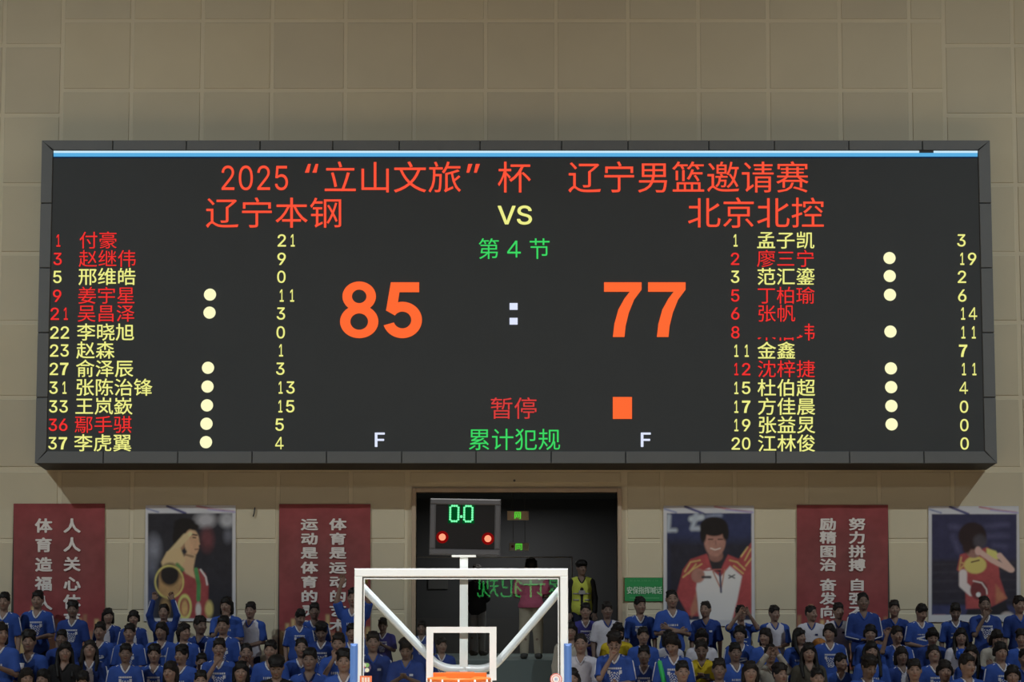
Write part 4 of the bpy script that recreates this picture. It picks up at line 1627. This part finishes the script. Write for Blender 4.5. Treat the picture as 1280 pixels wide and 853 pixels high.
def trousers_mesh():
    f = Field((-.24, -.16, .02), (.24, .18, .98), .014)
    f.ell((0, .01, .83), (.142, .100, .13), .03)
    for s_ in (-1, 1):
        f.cap((s_ * .072, 0, .80), (s_ * .087, -.006, .44), .086, .068, k=.03)
        f.cap((s_ * .087, -.006, .44), (s_ * .092, .012, .10), .068, .055, k=.02)
    P, F = f.nets()
    return new_mesh('trousers', P, F, True)


def shoe_mesh(s_):
    f = Field((s_ * .095 - .07, -.19, -.01), (s_ * .095 + .07, .1, .13), .012)
    f.ell((s_ * .095, -.045, .04), (.05, .125, .045), .02)
    f.ell((s_ * .092, .02, .06), (.048, .058, .055), .02)
    f.v[:, :, :1] = 1
    P, F = f.nets()
    P[:, 2] = np.maximum(P[:, 2], 0)
    return new_mesh('shoe', P, F, True)


def hair_mesh(kind):
    f = Field((-.2, -.22, 1.0), (.2, .22, 1.66), .0085)
    locks = []
    rg = np.random.RandomState({'short': 1, 'crop': 2, 'bob': 3, 'long': 4, 'tail': 5, 'cap': 6, 'curly': 7, 'fringe': 8}[kind])
    top_ = {'crop': .003, 'short': .009, 'cap': .010, 'curly': .016}.get(kind, .008)
    f.ell((0, .016, 1.456), (.0775 + top_ * .2, .096 + top_ * .6, .100 + top_), .01)
    for i in range(34 if kind in ('short', 'curly', 'fringe') else 12):      # tufts
        a_, b_ = rg.uniform(0, 2 * math.pi), rg.uniform(.62, 1.35)
        rr = .010 if kind != 'curly' else .020
        c_ = (math.cos(a_) * math.cos(b_) * .088, .014 + math.sin(a_) * math.cos(b_) * .102, 1.452 + math.sin(b_) * (.108))
        if kind != 'cap':
            f.ell(c_, (rr * 1.3, rr * 1.3, rr), .012)
    if kind in ('bob', 'long', 'tail', 'fringe'):
        z_ = {'bob': 1.33, 'long': 1.40, 'tail': 1.40, 'fringe': 1.40}[kind]
        for s_ in (-1, 1):
            f.cap((s_ * .07, .02, 1.46), (s_ * .078, .02, z_), .03, .026, k=.02)
    if kind == 'bob':
        f.ell((0, .05, 1.38), (.09, .06, .07), .03)
    if kind == 'long':
        f.ell((0, .065, 1.33), (.09, .05, .13), .03)
        for s_ in (-1, 1):
            f.cap((s_ * .082, .02, 1.42), (s_ * .098, -.03, 1.27), .028, .026, k=.02)
            f.cap((s_ * .098, -.03, 1.27), (s_ * .088, -.115, 1.13), .027, .018, k=.02)
    if kind == 'tail':
        f.cap((0, .11, 1.47), (0, .15, 1.42), .03, .032, k=.02)
        f.cap((0, .15, 1.42), (0, .13, 1.27), .03, .014, k=.02)
    if kind in ('short', 'fringe', 'curly', 'bob', 'tail', 'long'):      # locks over the forehead and at the temples
        for i in range(9):
            x_ = -.052 + .013 * i
            z_ = 1.478 + .012 * rg.rand() - (.012 if kind in ('fringe', 'bob') else 0) + abs(x_) * .1
            locks.append(((x_ * .9, -.070 + abs(x_) * .25, 1.520), (x_, -.086 + abs(x_) * .35, z_)))
    # face opening
    fz_ = {'crop': 1.500, 'short': 1.492, 'cap': 1.480, 'curly': 1.488}.get(kind, 1.474)
    f.ell((0, -.105, fz_ - .080), (.070, .088, .084), .006, sub=True)
    if kind in ('short', 'crop', 'cap', 'curly'):
        f.ell((0, -.045, 1.36), (.13, .07, .080), .012, sub=True)
        f.ell((0, .09, 1.31), (.1, .06, .06), .01, sub=True)
    if kind == 'cap':
        f.ell((0, -.10, 1.498), (.062, .062, .010), .01)
        f.ell((0, .012, 1.50), (.094, .110, .07), .006)
    for a_, b_ in locks:
        f.cap(a_, b_, .010, .005, k=.008)
    P, F = f.nets()
    P = P - NECK
    return new_mesh('hair' if kind != 'cap' else 'cap', P, F, True)


_cache = {}


def get(key, fn):
    if key not in _cache:
        _cache[key] = fn()
    return _cache[key]


SKIN = [skin_mat('skin_light', (.36, .245, .19)), skin_mat('skin_tan', (.28, .185, .145)), skin_mat('skin_deep', (.19, .13, .105))]
HAIR = [mat('hair_black', (.010, .009, .009), .5, 0, .25, bump=.25, bscale=120), mat('hair_soft_black', (.015, .012, .011), .55, 0, .25, bump=.25, bscale=120)]
fab = lambda n_, c_: mat(n_, c_, .85, 0, .2, noise=.12, nscale=9, bump=.35, bscale=22)
CL = {
    'blue': fab('jersey_blue', (.036, .086, .35)), 'blue2': fab('jersey_blue_light', (.042, .100, .40)), 'blue3': fab('jersey_blue_deep', (.028, .060, .25)),
    'navy': fab('jacket_navy', (.02, .03, .10)), 'white': fab('shirt_white', (.60, .60, .68)), 'yellow': fab('shirt_yellow', (.62, .47, .03)),
    'black': fab('top_black', (.018, .018, .02)), 'olive': fab('jacket_olive', (.075, .07, .055)), 'purple': fab('jersey_purple_blue', (.05, .05, .24)),
    'vest': fab('vest_yellow', (.50, .56, .09)), 'pink': fab('shirt_pink', (.42, .10, .17)), 'beige': fab('trousers_beige', (.40, .36, .28)),
    'stripe': mat('white_trim', (.62, .64, .72), .8), 'grey': fab('top_grey', (.3, .3, .31)),
    'trouser': fab('trousers_dark', (.015, .018, .04)), 'shoe': mat('shoe_dark', (.05, .05, .05), .6), 'shoe2': mat('shoe_white', (.5, .5, .5), .6),
    'cream': fab('top_cream', (.45, .42, .36)),
}
# outfits: (torso material, style, collar material, emblem kind, stripes)
OUT = {
    'jersey': ('blue', 'short', 'stripe', 'beast', 1), 'jersey_plain': ('blue2', 'short', 'stripe', 'word', 0), 'jersey_bars': ('blue', 'short', 'stripe', 'bars', 1),
    'polo': ('blue3', 'short', 'blue2', 'badge', 0), 'track': ('blue3', 'long', 'blue', 'badge', 1), 'jacket': ('navy', 'long', 'navy', None, 0),
    'jersey_dark': ('blue3', 'short', 'stripe', 'beast', 0), 'purple': ('purple', 'short', 'stripe', 'beast', 0),
    'white': ('white', 'short', 'blue3', 'badge_dark', 0), 'plain_white': ('white', 'short', 'white', None, 0), 'raglan': ('white', 'short', 'blue', None, 0), 'yellow': ('yellow', 'short', 'yellow', None, 0), 'tucked': ('pink', 'tucked', 'grey', None, 0),
    'black': ('black', 'long', 'black', None, 0), 'olive': ('olive', 'long', 'olive', None, 0), 'open': ('blue3', 'long', 'white', 'bib', 1),
    'pinktop': ('blue', 'long', 'navy', 'bib_pink', 1), 'cream': ('cream', 'long', 'cream', None, 0),
}
M['bibpink'] = mat('pink_shirt_front', (.5, .17, .27), .8)


def bib_mesh(fr):
    h_ = .008
    X, Z = np.meshgrid(np.arange(-.07, .071, h_), np.arange(.86, 1.22, h_))
    m_ = (np.abs(X) < .05 - .10 * np.clip(1.0 - Z, 0, .3) * 0 - np.clip(Z - 1.12, 0, 1) * .2) & (Z < 1.2)
    Y_ = fr.front(X.ravel(), Z.ravel()).reshape(X.shape)
    ii = np.arange(X.size).reshape(X.shape)
    sel = m_[:-1, :-1]
    F = np.stack([ii[:-1, :-1][sel], ii[:-1, 1:][sel], ii[1:, 1:][sel], ii[1:, :-1][sel]], -1)
    V = np.stack([X.ravel(), Y_.ravel() - .005, Z.ravel()], -1)
    used, inv = np.unique(F, return_inverse=True)
    return new_mesh('shirt_front', V[used], inv.reshape(F.shape), True)


YAW = (-45, -20, 0, 20, 45)


def make_person(label, x, y, z, scale, pose='down', yaw=0, pitch=0, hair='short', outfit='jersey', rot=0, skin=0, group=None, legs='trouser', shoe='shoe', kind=None):
    t_ = thing('person', label, 'person', (x, y, z), group)
    t_.scale = (scale,) * 3
    t_.rotation_euler = (0, 0, R(rot))
    kd = (pose, yaw, pitch)
    link('body', get(('body',) + kd, lambda: body_mesh(*kd)), SKIN[skin], t_)
    hm = get(('hair', hair), lambda: hair_mesh(hair))
    h_ = link('cap' if hair == 'cap' else 'hair', hm, HAIR[(int(x * 10)) % 2], t_)
    h_.location = tuple(NECK)
    h_.rotation_euler = head_rot(yaw, pitch).to_euler()
    o_ = OUT[outfit]
    me, fr = get(('cloth', pose, o_[1]), lambda: cloth_meshes(pose, o_[1]))
    nm = 'jacket' if outfit in ('track', 'jacket', 'open', 'olive', 'pinktop', 'black') else 'jersey' if 'jersey' in outfit or outfit == 'purple' else 'shirt'
    link(nm, me, CL[o_[0]], t_)
    link('collar', get(('collar', pose, o_[1]), lambda: collar_mesh(fr)), CL[o_[2]], t_)
    if o_[3] in ('beast', 'bars', 'badge', 'word'):
        link('chest_emblem', get(('emblem', pose, o_[1], o_[3]), lambda: emblem_mesh(fr, o_[3])), CL['stripe'], t_)
    elif o_[3] == 'badge_dark':
        link('chest_emblem', get(('emblem', pose, o_[1], 'badge'), lambda: emblem_mesh(fr, 'badge')), CL['navy'], t_)
    elif o_[3] in ('bib', 'bib_pink'):
        link('shirt_front', get(('bib', pose, o_[1]), lambda: bib_mesh(fr)), M['bibpink'] if o_[3] == 'bib_pink' else CL['white'], t_)
    if o_[4]:
        for s_ in (-1, 1):
            link('sleeve_stripe', get(('stripe', pose, o_[1], s_), lambda s_=s_: stripe_mesh(pose, o_[1], s_)), CL['stripe'], t_)
    if outfit == 'raglan':
        for s_ in (-1, 1):
            link('sleeve', get(('sleeve', pose, s_), lambda s_=s_: sleeve_mesh(pose, s_)), CL['blue'], t_)
    link('trousers', get('trousers', trousers_mesh), CL[legs], t_)
    for s_ in (-1, 1):
        link('shoe', get(('shoe', s_), lambda s_=s_: shoe_mesh(s_)), CL[shoe], t_)
    return t_


def sleeve_mesh(pose, s_):
    f = Field(*bounds(pose), .012)
    for ss, sh_, e, w_ in arms_of(pose):
        if ss == s_:
            q = sh_ + (e - sh_) * .82
            f.cap(np.array((s_ * .10, .008, 1.25)), sh_, .045, .066, k=.02)
            f.cap(sh_, q, .066, .068, k=.02)
            d = (q - sh_) / np.linalg.norm(q - sh_)
            f.cap(q + d * .072, q + d * .11, .070, .07, k=.004, sub=True)
    P, F = f.nets()
    return new_mesh('sleeve', P, F, True)



ROWY = {1: -0.62, 2: -1.52, 3: -2.38, 4: -3.24}
B, J, PL, DK, BR = 'jersey', 'jersey', 'polo', 'jersey_dark', 'jersey_bars'
# head centre in the photograph, row, arms, head turn, nod, hair, outfit, skin, look
PEOPLE = [
    (5, 753, 1, 'down', 0, 0, 'short', 'jersey', 1, 'boy in blue V-neck jersey'),
    (47, 751, 1, 'clasp', 0, 0, 'short', 'jersey', 1, 'tall boy in blue V-neck jersey'),
    (91, 763, 1, 'down', 0, 0, 'curly', 'jersey_dark', 2, 'spectator with round hair in blue jersey'),
    (135, 771, 1, 'clasp', 20, 0, 'bob', 'open', 1, 'girl with bob hair in open jacket'),
    (167, 774, 1, 'down', 0, 0, 'fringe', 'open', 1, 'spectator in open blue tracksuit'),
    (205, 766, 1, 'raise', 0, 0, 'crop', 'track', 1, 'spectator raising both arms'),
    (283, 758, 1, 'chin', -20, 0, 'bob', 'jersey_plain', 1, 'spectator with hand at chin'),
    (313, 764, 1, 'clasp', 0, 0, 'short', 'raglan', 1, 'boy in white shirt with blue sleeves'),
    (374, 772, 1, 'down', 20, 20, 'short', 'jersey', 1, 'boy with bowed head in blue jersey'),
    (393, 765, 1, 'down', 0, 0, 'short', 'jersey', 2, 'boy in blue V-neck jersey'),
    (442, 748, 1, 'raise', 0, 0, 'short', 'jersey_plain', 1, 'boy in blue jersey raising both arms'),
    (479, 782, 1, 'phone', 0, 20, 'short', 'purple', 2, 'boy in violet-blue jersey looking down'),
    (527, 786, 1, 'down', 0, 0, 'short', 'jersey_dark', 2, 'boy in dark blue V-neck jersey'),
    (732, 765, 1, 'clasp', 0, 0, 'short', 'purple', 1, 'boy in violet-blue jersey'),
    (759, 764, 1, 'down', 0, 0, 'short', 'white', 2, 'boy in white T-shirt with dark badge'),
    (800, 758, 1, 'down', 20, 0, 'short', 'jersey', 1, 'boy in blue V-neck jersey'),
    (840, 750, 1, 'cross', 0, 0, 'crop', 'jersey_plain', 1, 'large man with crossed arms in blue jersey'),
    (882, 763, 1, 'down', -20, 0, 'crop', 'polo', 1, 'man in plain blue polo shirt'),
    (926, 768, 1, 'shield', 0, 0, 'short', 'jersey_bars', 1, 'boy holding hands at his face'),
    (968, 768, 1, 'clasp', 20, 0, 'short', 'raglan', 1, 'boy in white shirt with blue sleeves'),
    (1014, 768, 1, 'clasp', 45, 0, 'crop', 'white', 1, 'boy in white T-shirt looking sideways'),
    (1048, 765, 1, 'down', 20, 0, 'short', 'white', 1, 'boy in white T-shirt with navy trim'),
    (1079, 753, 1, 'clasp', 0, 0, 'crop', 'track', 2, 'tall man in blue tracksuit top'),
    (1118, 762, 1, 'down', 0, 0, 'short', 'polo', 1, 'boy in plain blue top'),
    (1150, 766, 1, 'clasp', 20, 20, 'short', 'jersey_bars', 1, 'boy in blue jersey'),
    (1194, 765, 1, 'down', 0, 20, 'short', 'jersey_bars', 2, 'boy in blue jersey with bowed head'),
    (1231, 757, 1, 'chin', 0, 0, 'crop', 'jersey_dark', 2, 'young man with hand at his mouth'),
    (1274, 757, 1, 'down', 20, 0, 'short', 'polo', 1, 'boy in plain blue top'),

    (77, 799, 2, 'down', 0, 0, 'short', 'polo', 2, 'boy in dark blue shirt'),
    (125, 790, 2, 'down', 0, 0, 'short', 'jersey_bars', 1, 'boy in blue V-neck jersey'),
    (162, 792, 2, 'clasp', 0, 0, 'short', 'jersey', 1, 'boy in blue V-neck jersey'),
    (202, 790, 2, 'down', -20, 0, 'tail', 'jersey_plain', 1, 'girl with tied hair in blue jersey'),
    (230, 791, 2, 'down', 45, 0, 'tail', 'jersey', 1, 'girl turning her head in blue jersey'),
    (250, 783, 2, 'down', 45, 0, 'short', 'track', 2, 'boy in dark blue tracksuit looking sideways'),
    (279, 783, 2, 'down', 0, 0, 'short', 'jersey', 1, 'boy in blue V-neck jersey'),
    (402, 790, 2, 'clasp', 0, 20, 'curly', 'jersey_dark', 2, 'boy with thick hair, dark jersey'),
    (440, 792, 2, 'down', 0, 0, 'short', 'jersey_plain', 1, 'boy half behind backboard frame'),
    (552, 808, 2, 'down', 20, 0, 'short', 'jersey_dark', 1, 'boy in blue V-neck jersey'),
    (713, 790, 2, 'down', 0, 0, 'bob', 'cream', 1, 'person with bob hair'),
    (771, 790, 2, 'down', 20, 20, 'bob', 'yellow', 1, 'person with dark hair in yellow shirt'),
    (804, 796, 2, 'down', 0, 0, 'short', 'jersey_plain', 1, 'boy in blue jersey with white collar'),
    (836, 799, 2, 'down', 20, 0, 'bob', 'white', 1, 'person in white top with bob hair'),
    (877, 797, 2, 'down', 0, 20, 'bob', 'white', 1, 'person in white top looking down'),
    (925, 794, 2, 'clasp', -20, 0, 'fringe', 'jersey_bars', 1, 'girl with fringe in blue jersey'),
    (957, 797, 2, 'down', -45, 0, 'bob', 'jersey_plain', 1, 'girl with bob hair seen in profile'),
    (999, 797, 2, 'down', 45, 0, 'long', 'jersey_plain', 1, 'girl with long hair looking sideways'),
    (1037, 792, 2, 'down', -20, 0, 'tail', 'jersey', 1, 'girl in blue V-neck jersey'),
    (1088, 793, 2, 'down', 0, 0, 'fringe', 'jersey_plain', 1, 'girl with fringe in blue jersey'),
    (1121, 795, 2, 'wave', 20, 0, 'short', 'jersey', 1, 'spectator with one hand raised'),
    (1165, 796, 2, 'clasp', 0, 20, 'tail', 'polo', 1, 'girl in plain blue top'),
    (1201, 797, 2, 'clasp', 0, 0, 'long', 'white', 1, 'girl with long hair in white shirt'),
    (1244, 798, 2, 'cross', 20, 20, 'bob', 'cream', 1, 'person with bob hair and folded arms'),
    (1277, 799, 2, 'down', -20, 0, 'curly', 'jersey_plain', 1, 'spectator with thick hair in blue jersey'),

    (0, 793, 3, 'phone', 45, 0, 'bob', 'jersey_plain', 1, 'person with bare forearm raised'),
    (36, 803, 3, 'clasp', 0, 0, 'curly', 'jersey_plain', 1, 'boy with thick hair holding a cup'),
    (81, 816, 3, 'clasp', 20, 0, 'long', 'black', 1, 'woman with long hair in black jacket'),
    (112, 813, 3, 'clasp', 0, -20, 'long', 'open', 1, 'girl with long hair in open jacket'),
    (157, 818, 3, 'clasp', 0, 0, 'short', 'jersey', 2, 'boy in blue V-neck jersey'),
    (193, 819, 3, 'down', 0, 0, 'curly', 'jersey', 1, 'boy with thick hair in blue jersey'),
    (227, 820, 3, 'down', -20, 0, 'curly', 'jersey_plain', 1, 'boy with thick hair in blue jersey'),
    (252, 829, 3, 'down', 0, 0, 'short', 'jersey_bars', 1, 'boy in blue jersey'),
    (274, 812, 3, 'chin', 0, 0, 'short', 'jersey', 1, 'boy holding a hand to his face'),
    (308, 817, 3, 'photo', 0, 0, 'crop', 'jersey', 1, 'boy with both hands up before him'),
    (338, 814, 3, 'down', 0, 0, 'short', 'jersey_plain', 1, 'boy in blue jersey'),
    (377, 811, 3, 'down', 0, 0, 'crop', 'jersey_plain', 1, 'boy in blue jersey with short hair'),
    (423, 806, 3, 'chin', 0, 0, 'short', 'jersey_plain', 1, 'boy with folded hands, blue jersey'),
    (466, 804, 3, 'down', 0, 0, 'short', 'track', 1, 'boy in blue tracksuit top'),
    (508, 812, 3, 'phone', 0, 20, 'curly', 'polo', 2, 'boy with bowed head in blue top'),
    (726, 806, 3, 'down', 0, 0, 'crop', 'plain_white', 1, 'boy in plain white T-shirt'),
    (768, 804, 3, 'chin', 0, 20, 'curly', 'jersey', 1, 'boy with finger at his lips'),
    (805, 820, 3, 'clasp', 0, 0, 'short', 'jersey_dark', 2, 'boy in dark blue jersey'),
    (842, 806, 3, 'down', -20, 20, 'fringe', 'jersey', 1, 'boy in blue jersey looking down'),
    (877, 812, 3, 'phone', 0, 20, 'crop', 'yellow', 2, 'person in yellow T-shirt using phone'),
    (919, 817, 3, 'down', 0, 0, 'short', 'jersey_plain', 2, 'boy in blue V-neck jersey'),
    (963, 819, 3, 'shield', 0, 0, 'short', 'cream', 1, 'person in cream top with raised hands'),
    (1011, 817, 3, 'down', 0, 0, 'long', 'olive', 1, 'girl with long hair in olive jacket'),
    (1051, 829, 3, 'down', 45, 0, 'short', 'jersey_plain', 1, 'boy in blue jersey seen in profile'),
    (1089, 815, 3, 'down', 0, 0, 'long', 'jersey_plain', 1, 'girl with long hair in blue jersey'),
    (1127, 821, 3, 'down', 0, 0, 'bob', 'open', 2, 'girl with bob hair in open jacket'),
    (1168, 819, 3, 'clasp', 0, -20, 'fringe', 'jersey', 1, 'girl with fringe in blue jersey'),
    (1214, 819, 3, 'down', -20, 0, 'long', 'jersey_plain', 1, 'girl with long hair in blue jersey'),
    (1251, 816, 3, 'clasp', 0, 0, 'fringe', 'jersey', 1, 'girl with fringe in blue jersey'),
    (1281, 824, 3, 'down', 0, 0, 'short', 'track', 1, 'boy in blue tracksuit top'),

    (33, 849, 4, 'down', 20, 0, 'bob', 'black', 1, 'dark-haired head'),
    (54, 850, 4, 'down', -20, 0, 'bob', 'black', 1, 'dark-haired head'),
    (104, 852, 4, 'down', 0, 20, 'short', 'jersey_plain', 1, 'top of a dark-haired head'),
    (213, 841, 4, 'down', -20, 0, 'bob', 'jersey_plain', 1, 'person with bob hair'),
    (251, 852, 4, 'down', 0, 0, 'short', 'jersey_plain', 1, 'boy seen only from the hair up'),
    (301, 841, 4, 'down', 0, 0, 'bob', 'black', 1, 'person with bob hair in black top'),
    (346, 834, 4, 'down', 0, 20, 'cap', 'black', 2, 'person in black cap and black top'),
    (387, 826, 4, 'clasp', 0, 0, 'short', 'pinktop', 2, 'boy with pink shirt under blue jacket'),
    (430, 828, 4, 'down', 0, 0, 'curly', 'jersey_plain', 1, 'boy with thick hair in blue jersey'),
    (715, 849, 4, 'down', 0, 0, 'long', 'jersey_plain', 1, 'person with long dark hair'),
    (853, 841, 4, 'down', 0, 0, 'short', 'white', 1, 'boy with short hair in white top'),
    (899, 838, 4, 'down', 0, 0, 'short', 'jersey_plain', 2, 'boy in blue V-neck jersey'),
    (938, 841, 4, 'down', 0, 0, 'bob', 'white', 1, 'person with bob hair in white top'),
    (975, 844, 4, 'down', 20, 0, 'curly', 'black', 1, 'person with big curly hair'),
    (1022, 849, 4, 'down', 0, 0, 'short', 'black', 1, 'top of a short-haired head'),
    (1084, 834, 4, 'down', 20, 20, 'curly', 'jersey_plain', 2, 'person with bowed head and thick hair'),
    (1143, 839, 4, 'down', 0, 0, 'short', 'white', 1, 'boy with short hair in white top'),
    (1181, 840, 4, 'down', 0, 0, 'fringe', 'black', 1, 'person with fringe in black top'),
    (1209, 833, 4, 'down', 20, 0, 'short', 'jersey_plain', 1, 'boy in blue jersey'),
    (1266, 846, 4, 'down', 0, 0, 'fringe', 'jersey_plain', 1, 'person with fringe in blue jersey'),
]
ANCH = [(17, 'by left picture edge'), (131, 'before left red banner'), (182, 'right of left banner'), (295, 'before saluting athlete poster'), (349, 'left of middle banner'),
        (463, 'before middle red banner'), (515, 'behind backboard glass'), (690, 'behind glass by doorway'), (778, 'before doorway'), (829, 'under green sign'), (942, 'before medal poster'),
        (996, 'left of right banner'), (1110, 'before right red banner'), (1160, 'right of right banner'), (9999, 'before table tennis poster')]
ROWN = {1: 'back row', 2: 'second row', 3: 'third row', 4: 'front row'}
ORD = ('first', 'second', 'third', 'fourth', 'fifth', 'sixth')
slots = {}
for q in PEOPLE:
    an = next(t_ for lim, t_ in ANCH if q[0] < lim)
    slots.setdefault((q[2], an), []).append(q[0])
prs = random.Random(11)
stag = {}
PLACED = {}
for r_ in ROWY:
    for i_, q_ in enumerate(sorted(p[0] for p in PEOPLE if p[2] == r_)):
        stag[(r_, q_)] = i_ % 2
for (px, py, row, pose, yaw, pitch, hair, outfit, sk, look) in PEOPLE:
    Y_ = ROWY[row] + (.19 if stag[(row, px)] else -.19) + prs.uniform(-.02, .02)
    hc = at(px, py, Y_)
    scale = (hc.z - FL[row]) / 1.425
    an = next(t_ for lim, t_ in ANCH if px < lim)
    same = sorted(slots[(row, an)])
    lab = look + ', ' + ROWN[row] + ' ' + an
    if len(same) > 1:
        lab += ', ' + ORD[same.index(px)] + ' from left'
    PLACED[(row, px)] = (Y_, hc.x, scale)
    make_person(lab, hc.x, Y_, FL[row], scale, pose, yaw, pitch, hair, outfit, prs.uniform(-9, 9), sk, 'spectators on the terraces')

# steward and the two people in the doorway
hc = at(727, 711, .45)
st = make_person('steward in yellow reflective vest and black cap standing in the dark doorway', hc.x, .45, LAND, (hc.z - LAND) / 1.425, 'down', 20, 0, 'cap', 'black', 0, 2)
vm, vf = cloth_meshes('down', 'vest')
vm.name = 'vest'
link('vest', vm, CL['vest'], st, label='yellow reflective vest')
vb = MB()
for zz_ in (.93, 1.03):
    pts = [(x_, float(vf.front(np.array([x_]), np.array([zz_]))[0]) - .004, zz_) for x_ in np.arange(-.135, .14, .03)]
    vb.tube([p_ for p_ in pts if p_[0] < -.02], .011, 5)
    vb.tube([p_ for p_ in pts if p_[0] > .02], .011, 5)
vb.build('reflective_band', CL['grey'], st)
y_ = float(vf.front(np.array([0.02]), np.array([1.05]))[0])
MB().box(-.05, .05, y_ - .03, y_ - .01, 1.02, 1.08).build('badge', CL['grey'], st)
hc = at(664, 711, .9)
pk = make_person('person in pink shirt and beige trousers walking away through the doorway', hc.x, .9, LAND, (hc.z - LAND) / 1.39, 'clasp', 0, 25, 'short', 'tucked', 180, 2, legs='beige', shoe='shoe')
pk.scale.x *= 1.2
f_ = Field((-.22, -.2, 1.12), (.22, .2, 1.36), .011)
f_.cap((-.14, .012, 1.235), (.14, .012, 1.235), .068, k=.03)
f_.ell((0, .005, 1.16), (.172, .124, .14), .03)
f_.v[:, :, :1] = 1
P_, F_ = f_.nets()
link('shirt_yoke', new_mesh('shirt_yoke', P_, F_, True), CL['cream'], pk, label='pale grey shoulder yoke')
hc = at(597, 716, 3.2)
make_person('dim figure in dark top and grey trousers deep in the doorway', hc.x, 3.2, LAND, (hc.z - LAND) / 1.425, 'clasp', 0, 0, 'short', 'black', 150, 2, legs='grey', shoe='shoe')

# ------------------------------------------------------------ things held in the crowd
def small(name, label, cat, mb_fn, m, loc, parts=()):
    o = thing(name, label, cat, loc)
    mb_fn(MB()).build('body' if not parts else parts[0], m, o)
    return o


c = at(27, 834, -2.62)
cup = thing('paper_cup', 'white paper cup held by the boy before the left red banner', 'cup', c)
MB().tube([(0, 0, -.05), (0, 0, .04)], [.027, .036], 14).build('cup_body', CL['white'], cup)
MB().tube([(0, 0, .04), (0, 0, .05)], [.039, .037], 14).build('lid', M['white_paint'], cup)
# green inflated stick
a_, b_ = at(824, 826, -3.3), at(833, 866, -3.3)
stick = thing('inflatable_stick', 'bright green cheering stick held upright in the crowd under the green sign', 'cheering stick', a_)
d_ = b_ - a_
MB().tube([(0, 0, 0), tuple(d_ * .04), tuple(d_ * .5), tuple(d_)], [.012, .03, .033, .033], 10).build('tube', mat('stick_green', (.03, .42, .12), .35), stick)
MB().tube([tuple(-d_ * .05), (0, 0, 0)], [.006, .008], 6).build('valve', CL['white'], stick)
# blue balloon
c = at(1202, 819, PLACED[(2, 1201)][0] - .235)
bal = thing('balloon', 'round blue balloon held in front of the girl in white shirt', 'balloon', c)
f_ = Field((-.12, -.12, -.14), (.12, .12, .12), .012)
f_.ell((0, 0, 0), (.08, .08, .088), .01)
f_.cap((0, 0, -.08), (0, 0, -.1), .016, .01, k=.02)
P_, F_ = f_.nets()
link('balloon_skin', new_mesh('balloon_skin', P_, F_, True), mat('balloon_blue', (.02, .09, .5), .25), bal)
MB().tube([(0, 0, -.095), (0, 0, -.115)], [.006, .012], 8).build('knot', CL['blue'], bal)
# orange basketball behind the girl
c = at(1024, 808, PLACED[(1, 1014)][0] - .30)
bk = thing('basketball', 'orange basketball held in the crowd before the right red banner', 'ball', c)
f_ = Field((-.13, -.13, -.13), (.13, .13, .13), .012)
f_.ell((0, 0, 0), (.112, .112, .112), .01)
P_, F_ = f_.nets()
link('ball_skin', new_mesh('ball_skin', P_, F_, True), mat('ball_orange', (.42, .17, .04), .6, bump=.3, bscale=200), bk)
sm_ = MB()
for ax_ in range(3):
    ring_ = []
    for k_ in range(28):
        t__ = 2 * math.pi * k_ / 28
        q_ = [.1125 * math.cos(t__), .1125 * math.sin(t__)]
        ring_.append((q_[0], q_[1], 0) if ax_ == 0 else (q_[0], 0, q_[1]) if ax_ == 1 else (0, q_[0], q_[1]))
    sm_.tube(ring_, .0022, 4, closed=True)
sm_.build('seam', M['seal'], bk)


def phone(key, dx_, dy_, dz_, label):
    y_, x_, k_ = PLACED[key]
    o = thing('phone', label, 'phone', (x_ + dx_ * k_, y_ + dy_ * k_, FL[key[0]] + dz_ * k_))
    MB().bbox(-.07, .07, -.005, .005, -.035, .035, .003).build('phone_case', CL['black'], o)
    MB().box(-.062, .062, .0051, .006, -.03, .03).build('phone_screen', M['clock_face'], o)
    MB().disc((-.05, -.0075, .018), .008, .003, 10).build('camera_lens', M['clock_frame'], o)
    o.rotation_euler = (R(-30), 0, R(6))
    return o


phone((3, 877), .01, -.315, 1.105, 'black phone held by the person in yellow T-shirt')
phone((2, 1121), .05, -.30, 1.085, 'black phone held by the spectator with raised hand, before right banner')
# yellow pompom in the raised hand beside the backboard corner
c = at(457, 722, -.75)
pom = thing('pompom', 'small yellow pompom in a raised hand at the backboard corner', 'pompom', c)
pr = random.Random(2)
pm = MB()
for k_ in range(36):
    d_ = Vector((pr.gauss(0, 1), pr.gauss(0, 1), pr.gauss(0.3, 1))).normalized() * pr.uniform(.06, .12)
    pm.tube([(0, 0, 0), tuple(d_ * .6), tuple(d_ + Vector((0, 0, -.03)))], [.004, .006, .002], 4)
pm.build('tinsel', mat('pompom_yellow', (.45, .42, .10), .6), pom)['kind'] = 'stuff'
MB().tube([(0, 0, -.06), (0, 0, .0)], .01, 6).build('handle', CL['white'], pom)
